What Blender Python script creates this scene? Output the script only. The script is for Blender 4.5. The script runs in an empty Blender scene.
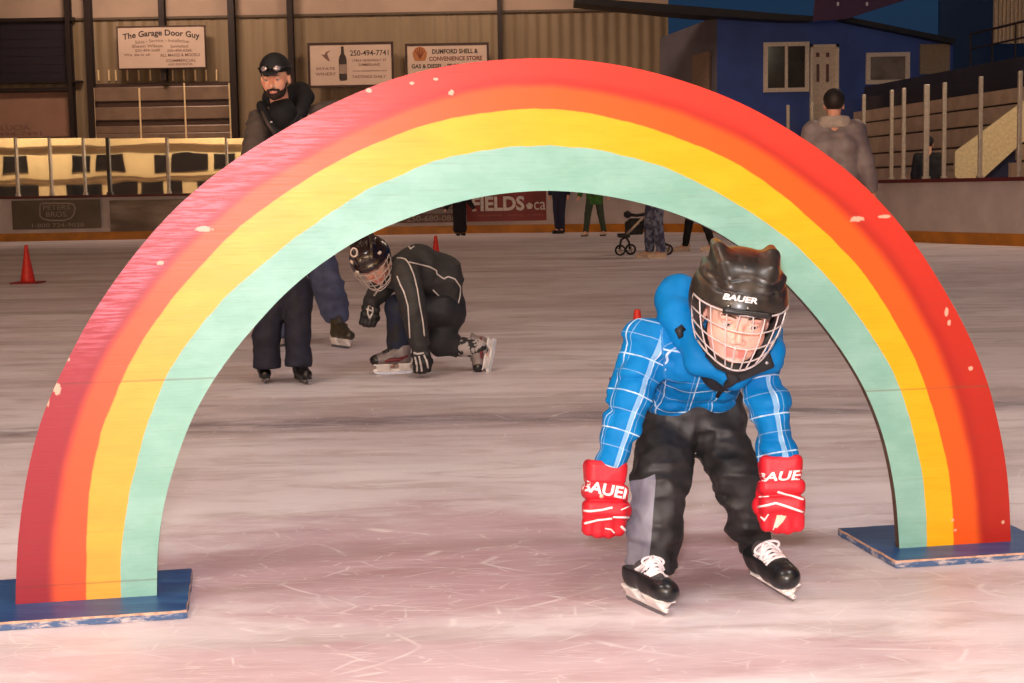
import bpy, bmesh, math, random
import numpy as np
from mathutils import Vector, Matrix

random.seed(7)
rng = np.random.default_rng(7)
scene = bpy.context.scene
COL = scene.collection

# ------------------------------------------------------------------ camera
F_PX, CX, CY = 1500.0, 512.0, 341.5
CAM_H = 1.0
PITCH = math.atan(151.5 / 1500.0)
ROLL = 0.018
cp, sp = math.cos(PITCH), math.sin(PITCH)
FW = np.array([0, cp, -sp]); U0 = np.array([0, sp, cp]); R0 = np.array([1.0, 0, 0])
RT = math.cos(ROLL) * R0 - math.sin(ROLL) * U0
UP = math.sin(ROLL) * R0 + math.cos(ROLL) * U0
CAM = np.array([0, 0, CAM_H])
cam_d = bpy.data.cameras.new('camera')
cam_o = bpy.data.objects.new('camera', cam_d); COL.objects.link(cam_o)
m = Matrix(((RT[0], UP[0], -FW[0], 0), (RT[1], UP[1], -FW[1], 0), (RT[2], UP[2], -FW[2], CAM_H), (0, 0, 0, 1)))
cam_o.matrix_world = m
cam_d.sensor_fit = 'HORIZONTAL'; cam_d.sensor_width = 36.0
cam_d.lens = 36.0 * F_PX / 1024.0
cam_d.clip_start = 0.05; cam_d.clip_end = 300
scene.camera = cam_o


def ray(x, y):
    return FW + RT * ((x - CX) / F_PX) + UP * (-(y - CY) / F_PX)


def P(x, y, Y):            # the place at depth Y that the photo shows at x, y
    d = ray(x, y); return CAM + d * (Y / d[1])


def G(x, y, z=0.0):        # the place on the ice (height z)
    d = ray(x, y); return CAM + d * ((z - CAM_H) / d[2])


def RECT(x0, y0, x1, y1, Y):
    a = P(x0, (y0 + y1) / 2, Y); b = P(x1, (y0 + y1) / 2, Y)
    t = P((x0 + x1) / 2, y0, Y); c = P((x0 + x1) / 2, y1, Y)
    return a[0], b[0], c[2], t[2]      # X0 X1 Z0 Z1


# ------------------------------------------------------------------ colours and materials
def lin(c):
    out = []
    for v in c[:3]:
        v = v / 255.0
        out.append(v / 12.92 if v <= 0.04045 else ((v + 0.055) / 1.055) ** 2.4)
    return (*out, 1.0)


class NT:
    def __init__(s, name):
        s.mat = bpy.data.materials.new(name); s.mat.use_nodes = True
        s.t = s.mat.node_tree; s.b = s.t.nodes['Principled BSDF']; s.out = s.t.nodes['Material Output']

    def n(s, typ, **kw):
        x = s.t.nodes.new(typ)
        for k, v in kw.items(): setattr(x, k, v)
        return x

    def l(s, a, b): s.t.links.new(a, b)

    def put(s, sock, v):
        if hasattr(v, 'is_linked') or isinstance(v, bpy.types.NodeSocket): s.l(v, sock)
        else: sock.default_value = v

    def math(s, op, a, b=None, c=None, clamp=False):
        x = s.n('ShaderNodeMath', operation=op); x.use_clamp = clamp
        s.put(x.inputs[0], a)
        if b is not None: s.put(x.inputs[1], b)
        if c is not None: s.put(x.inputs[2], c)
        return x.outputs[0]

    def coord(s, which='Object', scale=(1, 1, 1), rot=(0, 0, 0)):
        tc = s.n('ShaderNodeTexCoord'); mp = s.n('ShaderNodeMapping')
        mp.inputs['Scale'].default_value = scale; mp.inputs['Rotation'].default_value = rot
        s.l(tc.outputs[which], mp.inputs[0]); return mp.outputs[0]

    def noise(s, vec, scale, detail=3, rough=0.55, dist=0.0):
        x = s.n('ShaderNodeTexNoise')
        x.inputs['Scale'].default_value = scale; x.inputs['Detail'].default_value = detail
        x.inputs['Roughness'].default_value = rough; x.inputs['Distortion'].default_value = dist
        if vec is not None: s.l(vec, x.inputs['Vector'])
        return x.outputs[0]

    def smooth(s, v, a, b):
        x = s.n('ShaderNodeMapRange', interpolation_type='SMOOTHSTEP')
        s.put(x.inputs['Value'], v)
        x.inputs['From Min'].default_value = a; x.inputs['From Max'].default_value = b
        return x.outputs[0]

    def mix(s, f, a, b):
        x = s.n('ShaderNodeMix', data_type='RGBA')
        s.put(x.inputs[0], f); s.put(x.inputs[6], a); s.put(x.inputs[7], b)
        return x.outputs[2]

    def attr(s, name):
        x = s.n('ShaderNodeAttribute'); x.attribute_name = name; return x

    def bump(s, h, strength=0.3, dist=0.01):
        x = s.n('ShaderNodeBump'); x.inputs['Strength'].default_value = strength
        x.inputs['Distance'].default_value = dist; s.l(h, x.inputs['Height'])
        s.l(x.outputs[0], s.b.inputs['Normal'])

    def col(s, v): s.put(s.b.inputs['Base Color'], v)
    def rough(s, v): s.put(s.b.inputs['Roughness'], v)


_mats = {}


def M(name, c, rough=0.6, metal=0.0, var=0.12, vs=20.0, bump=0.0, bs=120.0, spec=0.5, coat=0.0):
    """plain procedural material: colour with a noise variation and an optional fine bump"""
    if name in _mats: return _mats[name]
    t = NT(name); c = lin(c)
    co = t.coord()
    nz = t.noise(co, vs, 4)
    lo = tuple(max(0, v * (1 - var)) for v in c[:3]) + (1,)
    hi = tuple(min(1, v * (1 + var)) for v in c[:3]) + (1,)
    t.col(t.mix(t.smooth(nz, 0.3, 0.7), lo, hi))
    t.rough(rough); t.b.inputs['Metallic'].default_value = metal
    t.b.inputs['Specular IOR Level'].default_value = spec
    t.b.inputs['Coat Weight'].default_value = coat
    if bump: t.bump(t.noise(co, bs, 2), bump, 0.004)
    _mats[name] = t.mat
    return t.mat


# ------------------------------------------------------------------ objects
def tag(o, label=None, cat=None, group=None, kind=None):
    if label: o['label'] = label
    if cat: o['category'] = cat
    if group: o['group'] = group
    if kind: o['kind'] = kind
    return o


def empty(name, loc, label, cat, group=None):
    o = bpy.data.objects.new(name, None); COL.objects.link(o)
    o.location = loc; o.empty_display_size = 0.1
    return tag(o, label, cat, group)


def top_loc(p):
    l = Vector((0, 0, 0))
    while p is not None:
        l += p.location; p = p.parent
    return np.array(l)


def build(name, verts, faces, mat, parent=None, smooth=False, label=None):
    """verts in world coordinates; made local to the parent"""
    me = bpy.data.meshes.new(name)
    v = np.asarray(verts, dtype=float)
    if parent is not None: v = v - top_loc(parent)
    me.from_pydata(v.tolist(), [], faces if isinstance(faces, list) else faces.tolist())
    me.update()
    o = bpy.data.objects.new(name, me); COL.objects.link(o)
    mats = mat if isinstance(mat, (list, tuple)) else [mat]
    for q in mats: me.materials.append(q)
    if smooth: me.polygons.foreach_set('use_smooth', [True] * len(me.polygons))
    if parent is not None: o.parent = parent
    if label: o['label'] = label
    return o


class MB:
    """collects boxes, prisms, tubes as ONE mesh"""
    def __init__(s): s.v = []; s.f = []

    def add(s, v, f):
        k = len(s.v); s.v += [list(map(float, q)) for q in v]; s.f += [[i + k for i in q] for q in f]; return s

    def box(s, x0, x1, y0, y1, z0, z1, bev=0.0):
        bm = bmesh.new(); bmesh.ops.create_cube(bm, size=1.0)
        for q in bm.verts:
            q.co = Vector((x0 + (q.co.x + .5) * (x1 - x0), y0 + (q.co.y + .5) * (y1 - y0), z0 + (q.co.z + .5) * (z1 - z0)))
        if bev > 0:
            bmesh.ops.bevel(bm, geom=bm.edges[:], offset=bev, segments=2, affect='EDGES', profile=0.5)
        bm.verts.index_update()
        s.add([q.co[:] for q in bm.verts], [[q.index for q in f.verts] for f in bm.faces]); bm.free(); return s

    def obox(s, c, ax, ay, az, hx, hy, hz, bev=0.0):
        """oriented box, centre c, half sizes"""
        k = len(s.v); s.box(-hx, hx, -hy, hy, -hz, hz, bev)
        c, ax, ay, az = map(np.asarray, (c, ax, ay, az))
        for i in range(k, len(s.v)):
            q = s.v[i]; s.v[i] = (c + ax * q[0] + ay * q[1] + az * q[2]).tolist()
        return s

    def prism(s, pts, off):
        """polygon pts (world) extruded by the vector off"""
        n = len(pts); pts = [np.asarray(q, float) for q in pts]; off = np.asarray(off, float)
        s.add([q for q in pts] + [q + off for q in pts],
              [list(range(n))] + [list(range(2 * n - 1, n - 1, -1))] + [[i, i + n, (i + 1) % n + n, (i + 1) % n][::-1] for i in range(n)])
        return s

    def tube(s, pts, r, n=8, caps=True, closed=False):
        pts = [np.asarray(q, float) for q in pts]; L = len(pts)
        rs = r if hasattr(r, '__len__') else [r] * L
        rings = []; prev = None
        for i, q in enumerate(pts):
            if closed: d = pts[(i + 1) % L] - pts[i - 1]
            else: d = pts[min(i + 1, L - 1)] - pts[max(i - 1, 0)]
            d = d / (np.linalg.norm(d) + 1e-12)
            if prev is None:
                a = np.array([0, 0, 1.0]) if abs(d[2]) < .9 else np.array([1.0, 0, 0])
            else: a = prev
            a = a - d * a.dot(d); a /= np.linalg.norm(a) + 1e-12; prev = a
            b = np.cross(d, a)
            rings.append([q + rs[i] * (a * math.cos(2 * math.pi * k / n) + b * math.sin(2 * math.pi * k / n)) for k in range(n)])
        v = [p for R in rings for p in R]; f = []
        for i in range(L if closed else L - 1):
            j = (i + 1) % L
            for k in range(n):
                f.append([i * n + k, i * n + (k + 1) % n, j * n + (k + 1) % n, j * n + k])
        if caps and not closed:
            f.append(list(range(n))[::-1]); f.append([(L - 1) * n + k for k in range(n)])
        return s.add(v, f)

    def lathe(s, prof, c=(0, 0, 0), n=24, ax=(1, 0, 0), ay=(0, 1, 0), az=(0, 0, 1)):
        """profile (r, z) turned about az through c"""
        c, ax, ay, az = map(lambda q: np.asarray(q, float), (c, ax, ay, az))
        v = []; f = []
        for r, z in prof:
            for k in range(n):
                a = 2 * math.pi * k / n
                v.append(c + ax * r * math.cos(a) + ay * r * math.sin(a) + az * z)
        for i in range(len(prof) - 1):
            for k in range(n):
                f.append([i * n + k, i * n + (k + 1) % n, (i + 1) * n + (k + 1) % n, (i + 1) * n + k])
        f.append(list(range(n))[::-1]); f.append([(len(prof) - 1) * n + k for k in range(n)])
        return s.add(v, f)

    def build(s, name, mat, parent=None, smooth=False, label=None):
        return build(name, s.v, s.f, mat, parent, smooth, label)


# ------------------------------------------------------------------ signed distance shapes and a mesher
def A(*q): return np.array(q, dtype=float)
def nrm(v): v = np.asarray(v, float); return v / np.linalg.norm(v)


def cap(p, a, b, ra, rb=None):
    rb = ra if rb is None else rb
    a = np.asarray(a, float); b = np.asarray(b, float); ab = b - a
    t = np.clip(((p - a) @ ab) / max(ab @ ab, 1e-12), 0, 1)
    return np.linalg.norm(p - a - t[:, None] * ab, axis=1) - (ra + (rb - ra) * t)


def chain(p, pts, rs, k=0.02):
    d = None
    for i in range(len(pts) - 1):
        e = cap(p, pts[i], pts[i + 1], rs[i], rs[i + 1])
        d = e if d is None else smin(d, e, k)
    return d


def ell(p, c, r):
    q = (p - np.asarray(c)) ; r = np.asarray(r, float)
    k0 = np.linalg.norm(q / r, axis=1); k1 = np.linalg.norm(q / (r * r), axis=1) + 1e-9
    return k0 * (k0 - 1) / k1


def sph(p, c, r): return np.linalg.norm(p - np.asarray(c), axis=1) - r


def rbox(p, c, h, r):
    q = np.abs(p - np.asarray(c)) - (np.asarray(h) - r)
    return np.linalg.norm(np.maximum(q, 0), axis=1) + np.minimum(q.max(axis=1), 0) - r


def smin(a, b, k):
    h = np.clip(0.5 + 0.5 * (b - a) / k, 0, 1)
    return b + (a - b) * h - k * h * (1 - h)


def smax(a, b, k): return -smin(-a, -b, k)


def U(k, *ds):
    d = ds[0]
    for e in ds[1:]: d = smin(d, e, k)
    return d


def vnoise(p, f):
    q = p * np.asarray(f, float); i = np.floor(q).astype(np.int64); u = q - i; u = u * u * (3 - 2 * u)

    def h(a, b, c):
        n = (a * 374761393 + b * 668265263 + c * 2147483647) & 0xffffffff
        n = ((n ^ (n >> 13)) * 1274126177) & 0xffffffff
        return ((n ^ (n >> 16)) & 0xffff) / 65535.0
    x, y, z = i[:, 0], i[:, 1], i[:, 2]
    r = 0
    for dx in (0, 1):
        wx = u[:, 0] if dx else 1 - u[:, 0]
        for dy in (0, 1):
            wy = u[:, 1] if dy else 1 - u[:, 1]
            for dz in (0, 1):
                wz = u[:, 2] if dz else 1 - u[:, 2]
                r = r + wx * wy * wz * h(x + dx, y + dy, z + dz)
    return r


def folds(p, amp, f=(7, 7, 19)):
    """soft cloth creases"""
    n = vnoise(p + 3.7, f); n2 = vnoise(p[:, [1, 2, 0]] + 9.1, (16, 24, 14))
    return amp * (np.abs(n - .5) * 2 - .5) + amp * .45 * (n2 - .5)


class Frame:
    def __init__(s, o, x, y, z): s.o = np.asarray(o, float); s.R = np.array([nrm(x), nrm(y), nrm(z)])
    def to(s, p): return (p - s.o) @ s.R.T
    def out(s, q): return s.o + np.asarray(q, float) @ s.R


def frame_from(fwd, up, o):
    y = nrm(fwd); x = nrm(np.cross(y, up)); z = np.cross(x, y)
    return Frame(o, x, y, z)


def surfnet(f, lo, hi, h):
    lo = np.asarray(lo, float); hi = np.asarray(hi, float); B = 4
    n = (np.ceil((hi - lo) / h).astype(int) // B + 1) * B
    nb = n // B
    ax = [lo[i] + (np.arange(nb[i]) * B + (B - 1) / 2) * h for i in range(3)]
    C = np.stack(np.meshgrid(*ax, indexing='ij'), -1).reshape(-1, 3)
    cv = f(C).reshape(nb)
    near = np.abs(cv) < h * B * 2.2
    V = np.where(cv < 0, -1e3, 1e3).repeat(B, 0).repeat(B, 1).repeat(B, 2)
    mk = near.repeat(B, 0).repeat(B, 1).repeat(B, 2)
    idx = np.argwhere(mk)
    pts = lo + idx * h
    out = np.empty(len(pts))
    for k in range(0, len(pts), 200000): out[k:k + 200000] = f(pts[k:k + 200000])
    V[mk] = out
    S = V < 0
    cnt = sum(S[a:n[0] - 1 + a, b:n[1] - 1 + b, c:n[2] - 1 + c].astype(np.int8) for a in (0, 1) for b in (0, 1) for c in (0, 1))
    act = (cnt > 0) & (cnt < 8)
    cells = np.argwhere(act)
    ids = -np.ones(act.shape, dtype=np.int64); ids[act] = np.arange(len(cells))
    acc = np.zeros((len(cells), 3)); num = np.zeros(len(cells))
    corners = [(a, b, c) for a in (0, 1) for b in (0, 1) for c in (0, 1)]
    for c0 in corners:
        for axis in range(3):
            if c0[axis]: continue
            c1 = list(c0); c1[axis] = 1
            i0 = cells + np.array(c0); i1 = cells + np.array(c1)
            v0 = V[i0[:, 0], i0[:, 1], i0[:, 2]]; v1 = V[i1[:, 0], i1[:, 1], i1[:, 2]]
            cr = (v0 < 0) != (v1 < 0)
            t = np.where(cr, v0 / np.where(cr, v0 - v1, 1), 0)
            p = i0 + np.eye(3)[axis] * t[:, None]
            acc[cr] += p[cr]; num[cr] += 1
    verts = lo + acc / num[:, None] * h
    faces = []
    for axis in range(3):
        o1, o2 = [(1, 2), (2, 0), (0, 1)][axis]
        s0 = S[tuple(slice(0, -1) if k == axis else slice(None) for k in range(3))]
        s1 = S[tuple(slice(1, None) if k == axis else slice(None) for k in range(3))]
        e = np.argwhere(s0 != s1)
        ok = (e[:, o1] > 0) & (e[:, o2] > 0) & (e[:, o1] < n[o1] - 1) & (e[:, o2] < n[o2] - 1)
        e = e[ok]
        q = []
        for (da, db) in ((0, 0), (-1, 0), (-1, -1), (0, -1)):
            w = e.copy(); w[:, o1] += da; w[:, o2] += db
            q.append(ids[w[:, 0], w[:, 1], w[:, 2]])
        q = np.stack(q, 1)
        flip = ~s0[e[:, 0], e[:, 1], e[:, 2]]
        q[flip] = q[flip][:, ::-1]
        faces.append(q[(q >= 0).all(1)])
    return verts, np.concatenate(faces)


def sdf_obj(name, f, lo, hi, h, mat, parent=None, label=None, attrs=None):
    v, fc = surfnet(f, lo, hi, h)
    o = build(name, v, fc, mat, parent, True, label)
    if attrs:
        for an, fn in attrs.items():
            val = fn(v)
            if val.ndim == 1:
                a = o.data.attributes.new(an, 'FLOAT', 'POINT'); a.data.foreach_set('value', val.astype(np.float32))
            else:
                a = o.data.attributes.new(an, 'FLOAT_VECTOR', 'POINT'); a.data.foreach_set('vector', val.astype(np.float32).ravel())
    return o


def bounds(pts, pad):
    pts = np.array(pts); return pts.min(0) - pad, pts.max(0) + pad


def march(o, d, f, t1=2.0):
    """follow rays o + t d until the shape f is met"""
    o = np.atleast_2d(o); d = np.atleast_2d(d); d = d / np.linalg.norm(d, axis=1)[:, None]
    t = np.zeros(len(o))
    for _ in range(90):
        v = f(o + d * t[:, None]); t = np.minimum(t + v * 0.75, t1)
    return o + d * t[:, None], t


def on_surface(px, f, Y0, lift=0.001):
    """photo points set down on the shape f, starting at depth Y0"""
    px = np.asarray(px, float)
    d = np.array([ray(a, b) for a, b in px]); d = d / np.linalg.norm(d, axis=1)[:, None]
    o = np.array([CAM + q * (Y0 / q[1]) for q in d])
    p, t = march(o, d, f, 0.8)
    return p - d * lift


def resample(pts, n):
    pts = np.asarray(pts, float); s = np.r_[0, np.cumsum(np.linalg.norm(np.diff(pts, axis=0), axis=1))]
    u = np.linspace(0, s[-1], n)
    return np.stack([np.interp(u, s, pts[:, k]) for k in range(pts.shape[1])], 1)


def smooth_path(pts, n, it=6):
    q = resample(pts, n)
    for _ in range(it): q[1:-1] = (q[:-2] + 2 * q[1:-1] + q[2:]) / 4
    return q


# ------------------------------------------------------------------ lettering
_txt = {}


def text2d(s, bold=0.0, shear=0.0, sub=0.0):
    """triangles of a text, scaled to the unit box"""
    key = (s, bold, shear, sub)
    if key in _txt: return _txt[key]
    cu = bpy.data.curves.new('txt', 'FONT'); cu.body = s; cu.size = 1.0; cu.offset = bold; cu.shear = shear
    cu.resolution_u = 3
    o = bpy.data.objects.new('txt', cu); COL.objects.link(o)
    dg = bpy.context.evaluated_depsgraph_get(); dg.update()
    me = bpy.data.meshes.new_from_object(o.evaluated_get(dg))
    bpy.data.objects.remove(o); bpy.data.curves.remove(cu)
    bm = bmesh.new(); bm.from_mesh(me); bmesh.ops.triangulate(bm, faces=bm.faces[:])
    if sub:
        for _ in range(4):
            lg = [e for e in bm.edges if e.calc_length() > sub]
            if not lg: break
            bmesh.ops.subdivide_edges(bm, edges=lg, cuts=1); bmesh.ops.triangulate(bm, faces=bm.faces[:])
    bm.verts.index_update()
    v = np.array([q.co[:2] for q in bm.verts]); f = [[q.index for q in t.verts] for t in bm.faces]
    bm.free(); bpy.data.meshes.remove(me)
    v = (v - v.min(0)) / (v.max(0) - v.min(0))
    _txt[key] = (v, f); return v, f


def sign_text(parent, s, X0, X1, Z0, Z1, Y, mat, bold=0.0, shear=0.0, arch=0.0, name='lettering'):
    v, f = text2d(s, bold, shear)
    x = X0 + v[:, 0] * (X1 - X0); z = Z0 + v[:, 1] * (Z1 - Z0) - arch * (2 * v[:, 0] - 1) ** 2
    w = np.stack([x, np.full(len(x), Y), z], 1)
    f = np.array(f); fx0 = x[f].min(1); fx1 = x[f].max(1); od = np.argsort(fx0); gap = .30 * (Z1 - Z0)
    groups = []; end = -1e9
    for i in od:
        if fx0[i] > end + gap: groups.append([])
        groups[-1].append(i); end = max(end, fx1[i])
    for g_ in groups:
        ff = f[g_]; used = np.unique(ff); ix = {a: b for b, a in enumerate(used)}
        build(name, w[used], [[ix[i] for i in t_] for t_ in ff], mat, parent)


def text_px(parent, s, quad, f_sdf, Y0, mat, bold=0.0, shear=0.0, lift=0.0012, sub=0.25, crop=None):
    """lettering laid on a curved shape; quad = photo corners TL TR BR BL"""
    v, f = text2d(s, bold, shear, sub)
    tl, tr, br, bl = map(np.asarray, quad)
    u = v[:, :1]; w = v[:, 1:]
    px = (bl * (1 - u) + br * u) * (1 - w) + (tl * (1 - u) + tr * u) * w
    if crop:
        f = [t for t in f if all(crop[0] < px[i][0] < crop[1] for i in t)]
    p = on_surface(px, f_sdf, Y0, lift)
    bad = np.abs(f_sdf(p)) > .006
    f = [t for t in f if not any(bad[i] for i in t)]
    used = sorted({i for t in f for i in t}); ix = {a: b for b, a in enumerate(used)}
    p = p[used]; f = [[ix[i] for i in t] for t in f]
    return build('lettering', p, f, mat, parent, label='white lettering')

# ================================================================== THE SETTING
ST = 'structure'
# ---- ice
t = NT('ice')
co = t.coord('Object')
big = t.noise(t.coord('Object', (.55, .8, 1)), 1.1, 3, .5)
streak = t.noise(t.coord('Object', (1.0, 3.4, 1), (0, 0, .06)), 2.2, 5, .62, .6)
streak2 = t.noise(t.coord('Object', (.12, .9, 1), (0, 0, -.03)), 1.3, 4, .6, .8)
fine = t.noise(co, 60, 3)
c = t.mix(t.smooth(big, .36, .66), lin((228, 214, 220)), lin((246, 238, 242)))
c = t.mix(t.math('MULTIPLY', t.smooth(streak, .44, .72), .62), c, lin((184, 160, 156)))
c = t.mix(t.math('MULTIPLY', t.smooth(streak2, .46, .70), .50), c, lin((146, 124, 122)))
# faded mauve paint under the ice, with an uneven edge
sx = t.n('ShaderNodeSeparateXYZ'); t.l(co, sx.inputs[0])
warp = t.math('MULTIPLY', t.math('SUBTRACT', t.noise(t.coord('Object', (1, 1.6, 1)), 2.3, 4, .6), .5), 1.5)
dx = t.math('DIVIDE', t.math('SUBTRACT', sx.outputs[0], -.18), .95)
dy = t.math('DIVIDE', t.math('SUBTRACT', sx.outputs[1], 4.02), .62)
rr = t.math('ADD', t.math('SQRT', t.math('ADD', t.math('MULTIPLY', dx, dx), t.math('MULTIPLY', dy, dy))), warp)
mk = t.math('MULTIPLY', t.smooth(rr, 1.3, .62), .68)
c = t.mix(mk, c, lin((184, 140, 154)))
dx = t.math('DIVIDE', t.math('SUBTRACT', sx.outputs[0], -.1), 1.3)
dy = t.math('DIVIDE', t.math('SUBTRACT', sx.outputs[1], 3.12), .16)
rr = t.math('ADD', t.math('SQRT', t.math('ADD', t.math('MULTIPLY', dx, dx), t.math('MULTIPLY', dy, dy))), warp)
c = t.mix(t.math('MULTIPLY', t.smooth(rr, 1.2, .7), .5), c, lin((200, 156, 166)))
# the painted line across the ice
ly = t.math('ADD', t.math('SUBTRACT', sx.outputs[1], t.math('MULTIPLY', sx.outputs[0], .075)), t.math('MULTIPLY', warp, .09))
lw = t.math('ABSOLUTE', t.math('SUBTRACT', ly, 6.55))
lm = t.math('MULTIPLY', t.smooth(lw, .28, .06), t.math('MULTIPLY', t.smooth(streak, .25, .6), .62))
c = t.mix(lm, c, lin((96, 84, 98)))
# skate scratches: thin light arcs at several directions and sizes
msum = None
for k, (sc_, rz, thr, seed) in enumerate(((.5, .18, .004, 0), (.8, -.3, .005, 3), (1.3, .55, .006, 5), (2.2, .1, .008, 8), (3.4, -.15, .010, 11), (5.0, .3, .014, 14), (8.0, -.1, .02, 17), (12.0, .15, .03, 20))):
    v0 = t.coord('Object', (.5, 1.9, 1), (0, 0, rz))
    ad = t.n('ShaderNodeVectorMath', operation='ADD'); ns = t.n('ShaderNodeTexNoise'); ns.inputs['Scale'].default_value = .5; ns.inputs['Detail'].default_value = 1
    t.l(v0, ns.inputs['Vector']); t.l(ns.outputs['Color'], ad.inputs[0]); t.l(v0, ad.inputs[1])
    sc2 = t.n('ShaderNodeVectorMath', operation='ADD'); t.l(ad.outputs[0], sc2.inputs[0]); sc2.inputs[1].default_value = (seed * 3.1, seed * 1.7, seed)
    vo = t.n('ShaderNodeTexVoronoi', feature='DISTANCE_TO_EDGE'); vo.inputs['Scale'].default_value = sc_
    t.l(sc2.outputs[0], vo.inputs['Vector'])
    e = t.smooth(vo.outputs['Distance'], thr, 0.0)
    msk = t.smooth(t.noise(t.coord('Object', (1, 1, 1), (0, 0, seed)), 2.6 + k, 2), .47 - .012 * k, .66)
    e = t.math('MULTIPLY', e, msk)
    msum = e if msum is None else t.math('MAXIMUM', msum, e)
c = t.mix(t.math('MULTIPLY', msum, .55), c, lin((250, 245, 244)))
snow = t.smooth(t.noise(t.coord('Object', (.6, 2.2, 1), (0, 0, .2)), 5.5, 6, .72), .62, .76)
c = t.mix(t.math('MULTIPLY', snow, .6), c, lin((244, 238, 236)))
t.col(c)
t.rough(t.math('ADD', .30, t.math('MULTIPLY', t.math('ADD', streak, msum), .22)))
t.b.inputs['IOR'].default_value = 1.31
hh = t.math('ADD', t.math('MULTIPLY', fine, .25), t.math('ADD', t.math('MULTIPLY', msum, .5), streak))
t.bump(hh, .14, .006)
ice = MB(); ice.add([(-34, -8, 0), (24, -8, 0), (24, 52, 0), (-34, 52, 0)], [[0, 1, 2, 3]])
tag(ice.build('floor', t.mat), kind=ST)

# ---- rink boards
BL = smooth_path([(-17, 35.4), (-6, 35.5), (-.5, 35.4), (2.05, 34.7), (4.2, 33.2), (5.7, 29.4), (6.75, 25.3), (7.88, 23.0), (9.1, 20.0), (10.2, 16.5)], 90, 10)


def strip(pl, z0, z1, o0, o1):
    """a wall along the plan line pl between offsets o0 and o1"""
    tg = np.gradient(pl, axis=0); tg /= np.linalg.norm(tg, axis=1)[:, None]
    nr = np.stack([-tg[:, 1], tg[:, 0]], 1)
    a = pl + nr * o0; b = pl + nr * o1; n = len(pl)
    v = [(*q, z0) for q in a] + [(*q, z1) for q in a] + [(*q, z1) for q in b] + [(*q, z0) for q in b]
    f = []
    for i in range(n - 1):
        for k in range(4):
            k2 = (k + 1) % 4
            f.append([k * n + i, k * n + i + 1, k2 * n + i + 1, k2 * n + i])
    f += [[0, n, 2 * n, 3 * n], [n - 1, 4 * n - 1, 3 * n - 1, 2 * n - 1]]
    return v, f


boards = empty('rink_boards', (0, 35.4, 0), 'white dasher boards with a yellow kick strip running round the far end of the ice', 'boards')
m_board = M('board_white', (196, 182, 178), .35, var=.10, vs=2.0)
build('panel', *strip(BL, .17, 1.0, 0, .10), m_board, boards)
build('kick_plate', *strip(BL, .0, .19, -.012, .09), M('kick_yellow', (186, 116, 26), .4, var=.2, vs=3), boards, label='yellow kick strip along the ice')
build('cap_rail', *strip(BL, 1.0, 1.06, -.02, .13), M('cap_red', (96, 30, 34), .45), boards, label='dark red top rail')


def board_y(px):
    """depth of the boards behind photo column px"""
    s = BL[:, 0] / BL[:, 1]; return np.interp((px - CX) / F_PX, s, BL[:, 1])


def board_xy(px):
    Y = board_y(px); return (px - CX) / F_PX * Y, Y


m_post = M('post_metal', (190, 176, 160), .35, .3)
# glass panes over the far boards (mirror-like in this light) and the posts between them
t = NT('shield_glass')
t.col((.93, .86, .76, 1)); t.rough(.015); t.b.inputs['Metallic'].default_value = 0.0
gl = t.n('ShaderNodeBsdfGlossy'); gl.inputs['Roughness'].default_value = .012; gl.inputs['Color'].default_value = (.95, .92, .86, 1)
tr = t.n('ShaderNodeBsdfTransparent'); tr.inputs['Color'].default_value = (.85, .85, .82, 1)
mx = t.n('ShaderNodeMixShader'); mx.inputs[0].default_value = .70
bp = t.n('ShaderNodeBump'); bp.inputs['Strength'].default_value = .5; bp.inputs['Distance'].default_value = .0035
t.l(t.noise(t.coord('Object'), .9, 1), bp.inputs['Height']); t.l(bp.outputs[0], gl.inputs['Normal'])
t.l(tr.outputs[0], mx.inputs[1]); t.l(gl.outputs[0], mx.inputs[2]); t.l(mx.outputs[0], t.out.inputs[0])
m_glass = t.mat
panes = [(-6, 15.6), (16.4, 49.4), (50.4, 83.2), (84.2, 107.2), (109.5, 166), (169.3, 226), (227.3, 258)]
names = ['pane at the left edge of the frame', 'second pane from the left edge', 'third pane, above the left end of the grey advert', 'narrow fourth pane, above the right end of the grey advert', 'wide pane beside the dark joint, above the shiny blank panel', 'wide pane below the middle of the brown garage door', 'last pane before the rainbow hides the row']
for k, (a, b) in enumerate(panes):
    X0, X1, Z0, Z1 = RECT(a, 138.2, b, 197.6, 35.46)
    tilt = [.0, .0012, -.001, .001, .0035, -.0015, .001][k]
    g = MB(); g.add([(X0, 35.46, 1.06), (X1, 35.46 + tilt * 3, 1.06), (X1, 35.46 + tilt * 3, Z1), (X0, 35.46, Z1), (X0, 35.475, 1.06), (X1, 35.475 + tilt * 3, 1.06), (X1, 35.475 + tilt * 3, Z1), (X0, 35.475, Z1)],
                    [[0, 1, 2, 3], [7, 6, 5, 4], [0, 4, 5, 1], [1, 5, 6, 2], [2, 6, 7, 3], [3, 7, 4, 0]])
    g.build('glass_pane', m_glass, boards, label='mirror-like shield glass, ' + names[k])
for k, (x, nm) in enumerate(((16, 'first'), (49.9, 'second'), (83.7, 'third'), (108.3, 'fourth, dark and wide'), (167.6, 'fifth'), (226.7, 'last'))):
    X, _, Z0, Z1 = RECT(x, 137.5, x + 1, 197.6, 35.4)
    w = .036 if k == 3 else .022
    mb = MB(); mb.box(X - w, X + w, 35.38, 35.52, 1.06, Z1, .006)
    mb.box(X - w * 1.6, X + w * 1.6, 35.36, 35.54, 1.06, 1.12, .004)
    mb.build('glass_post', M('dark_post', (60, 48, 40), .4) if k == 3 else m_post, boards, label='slim metal upright')
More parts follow.
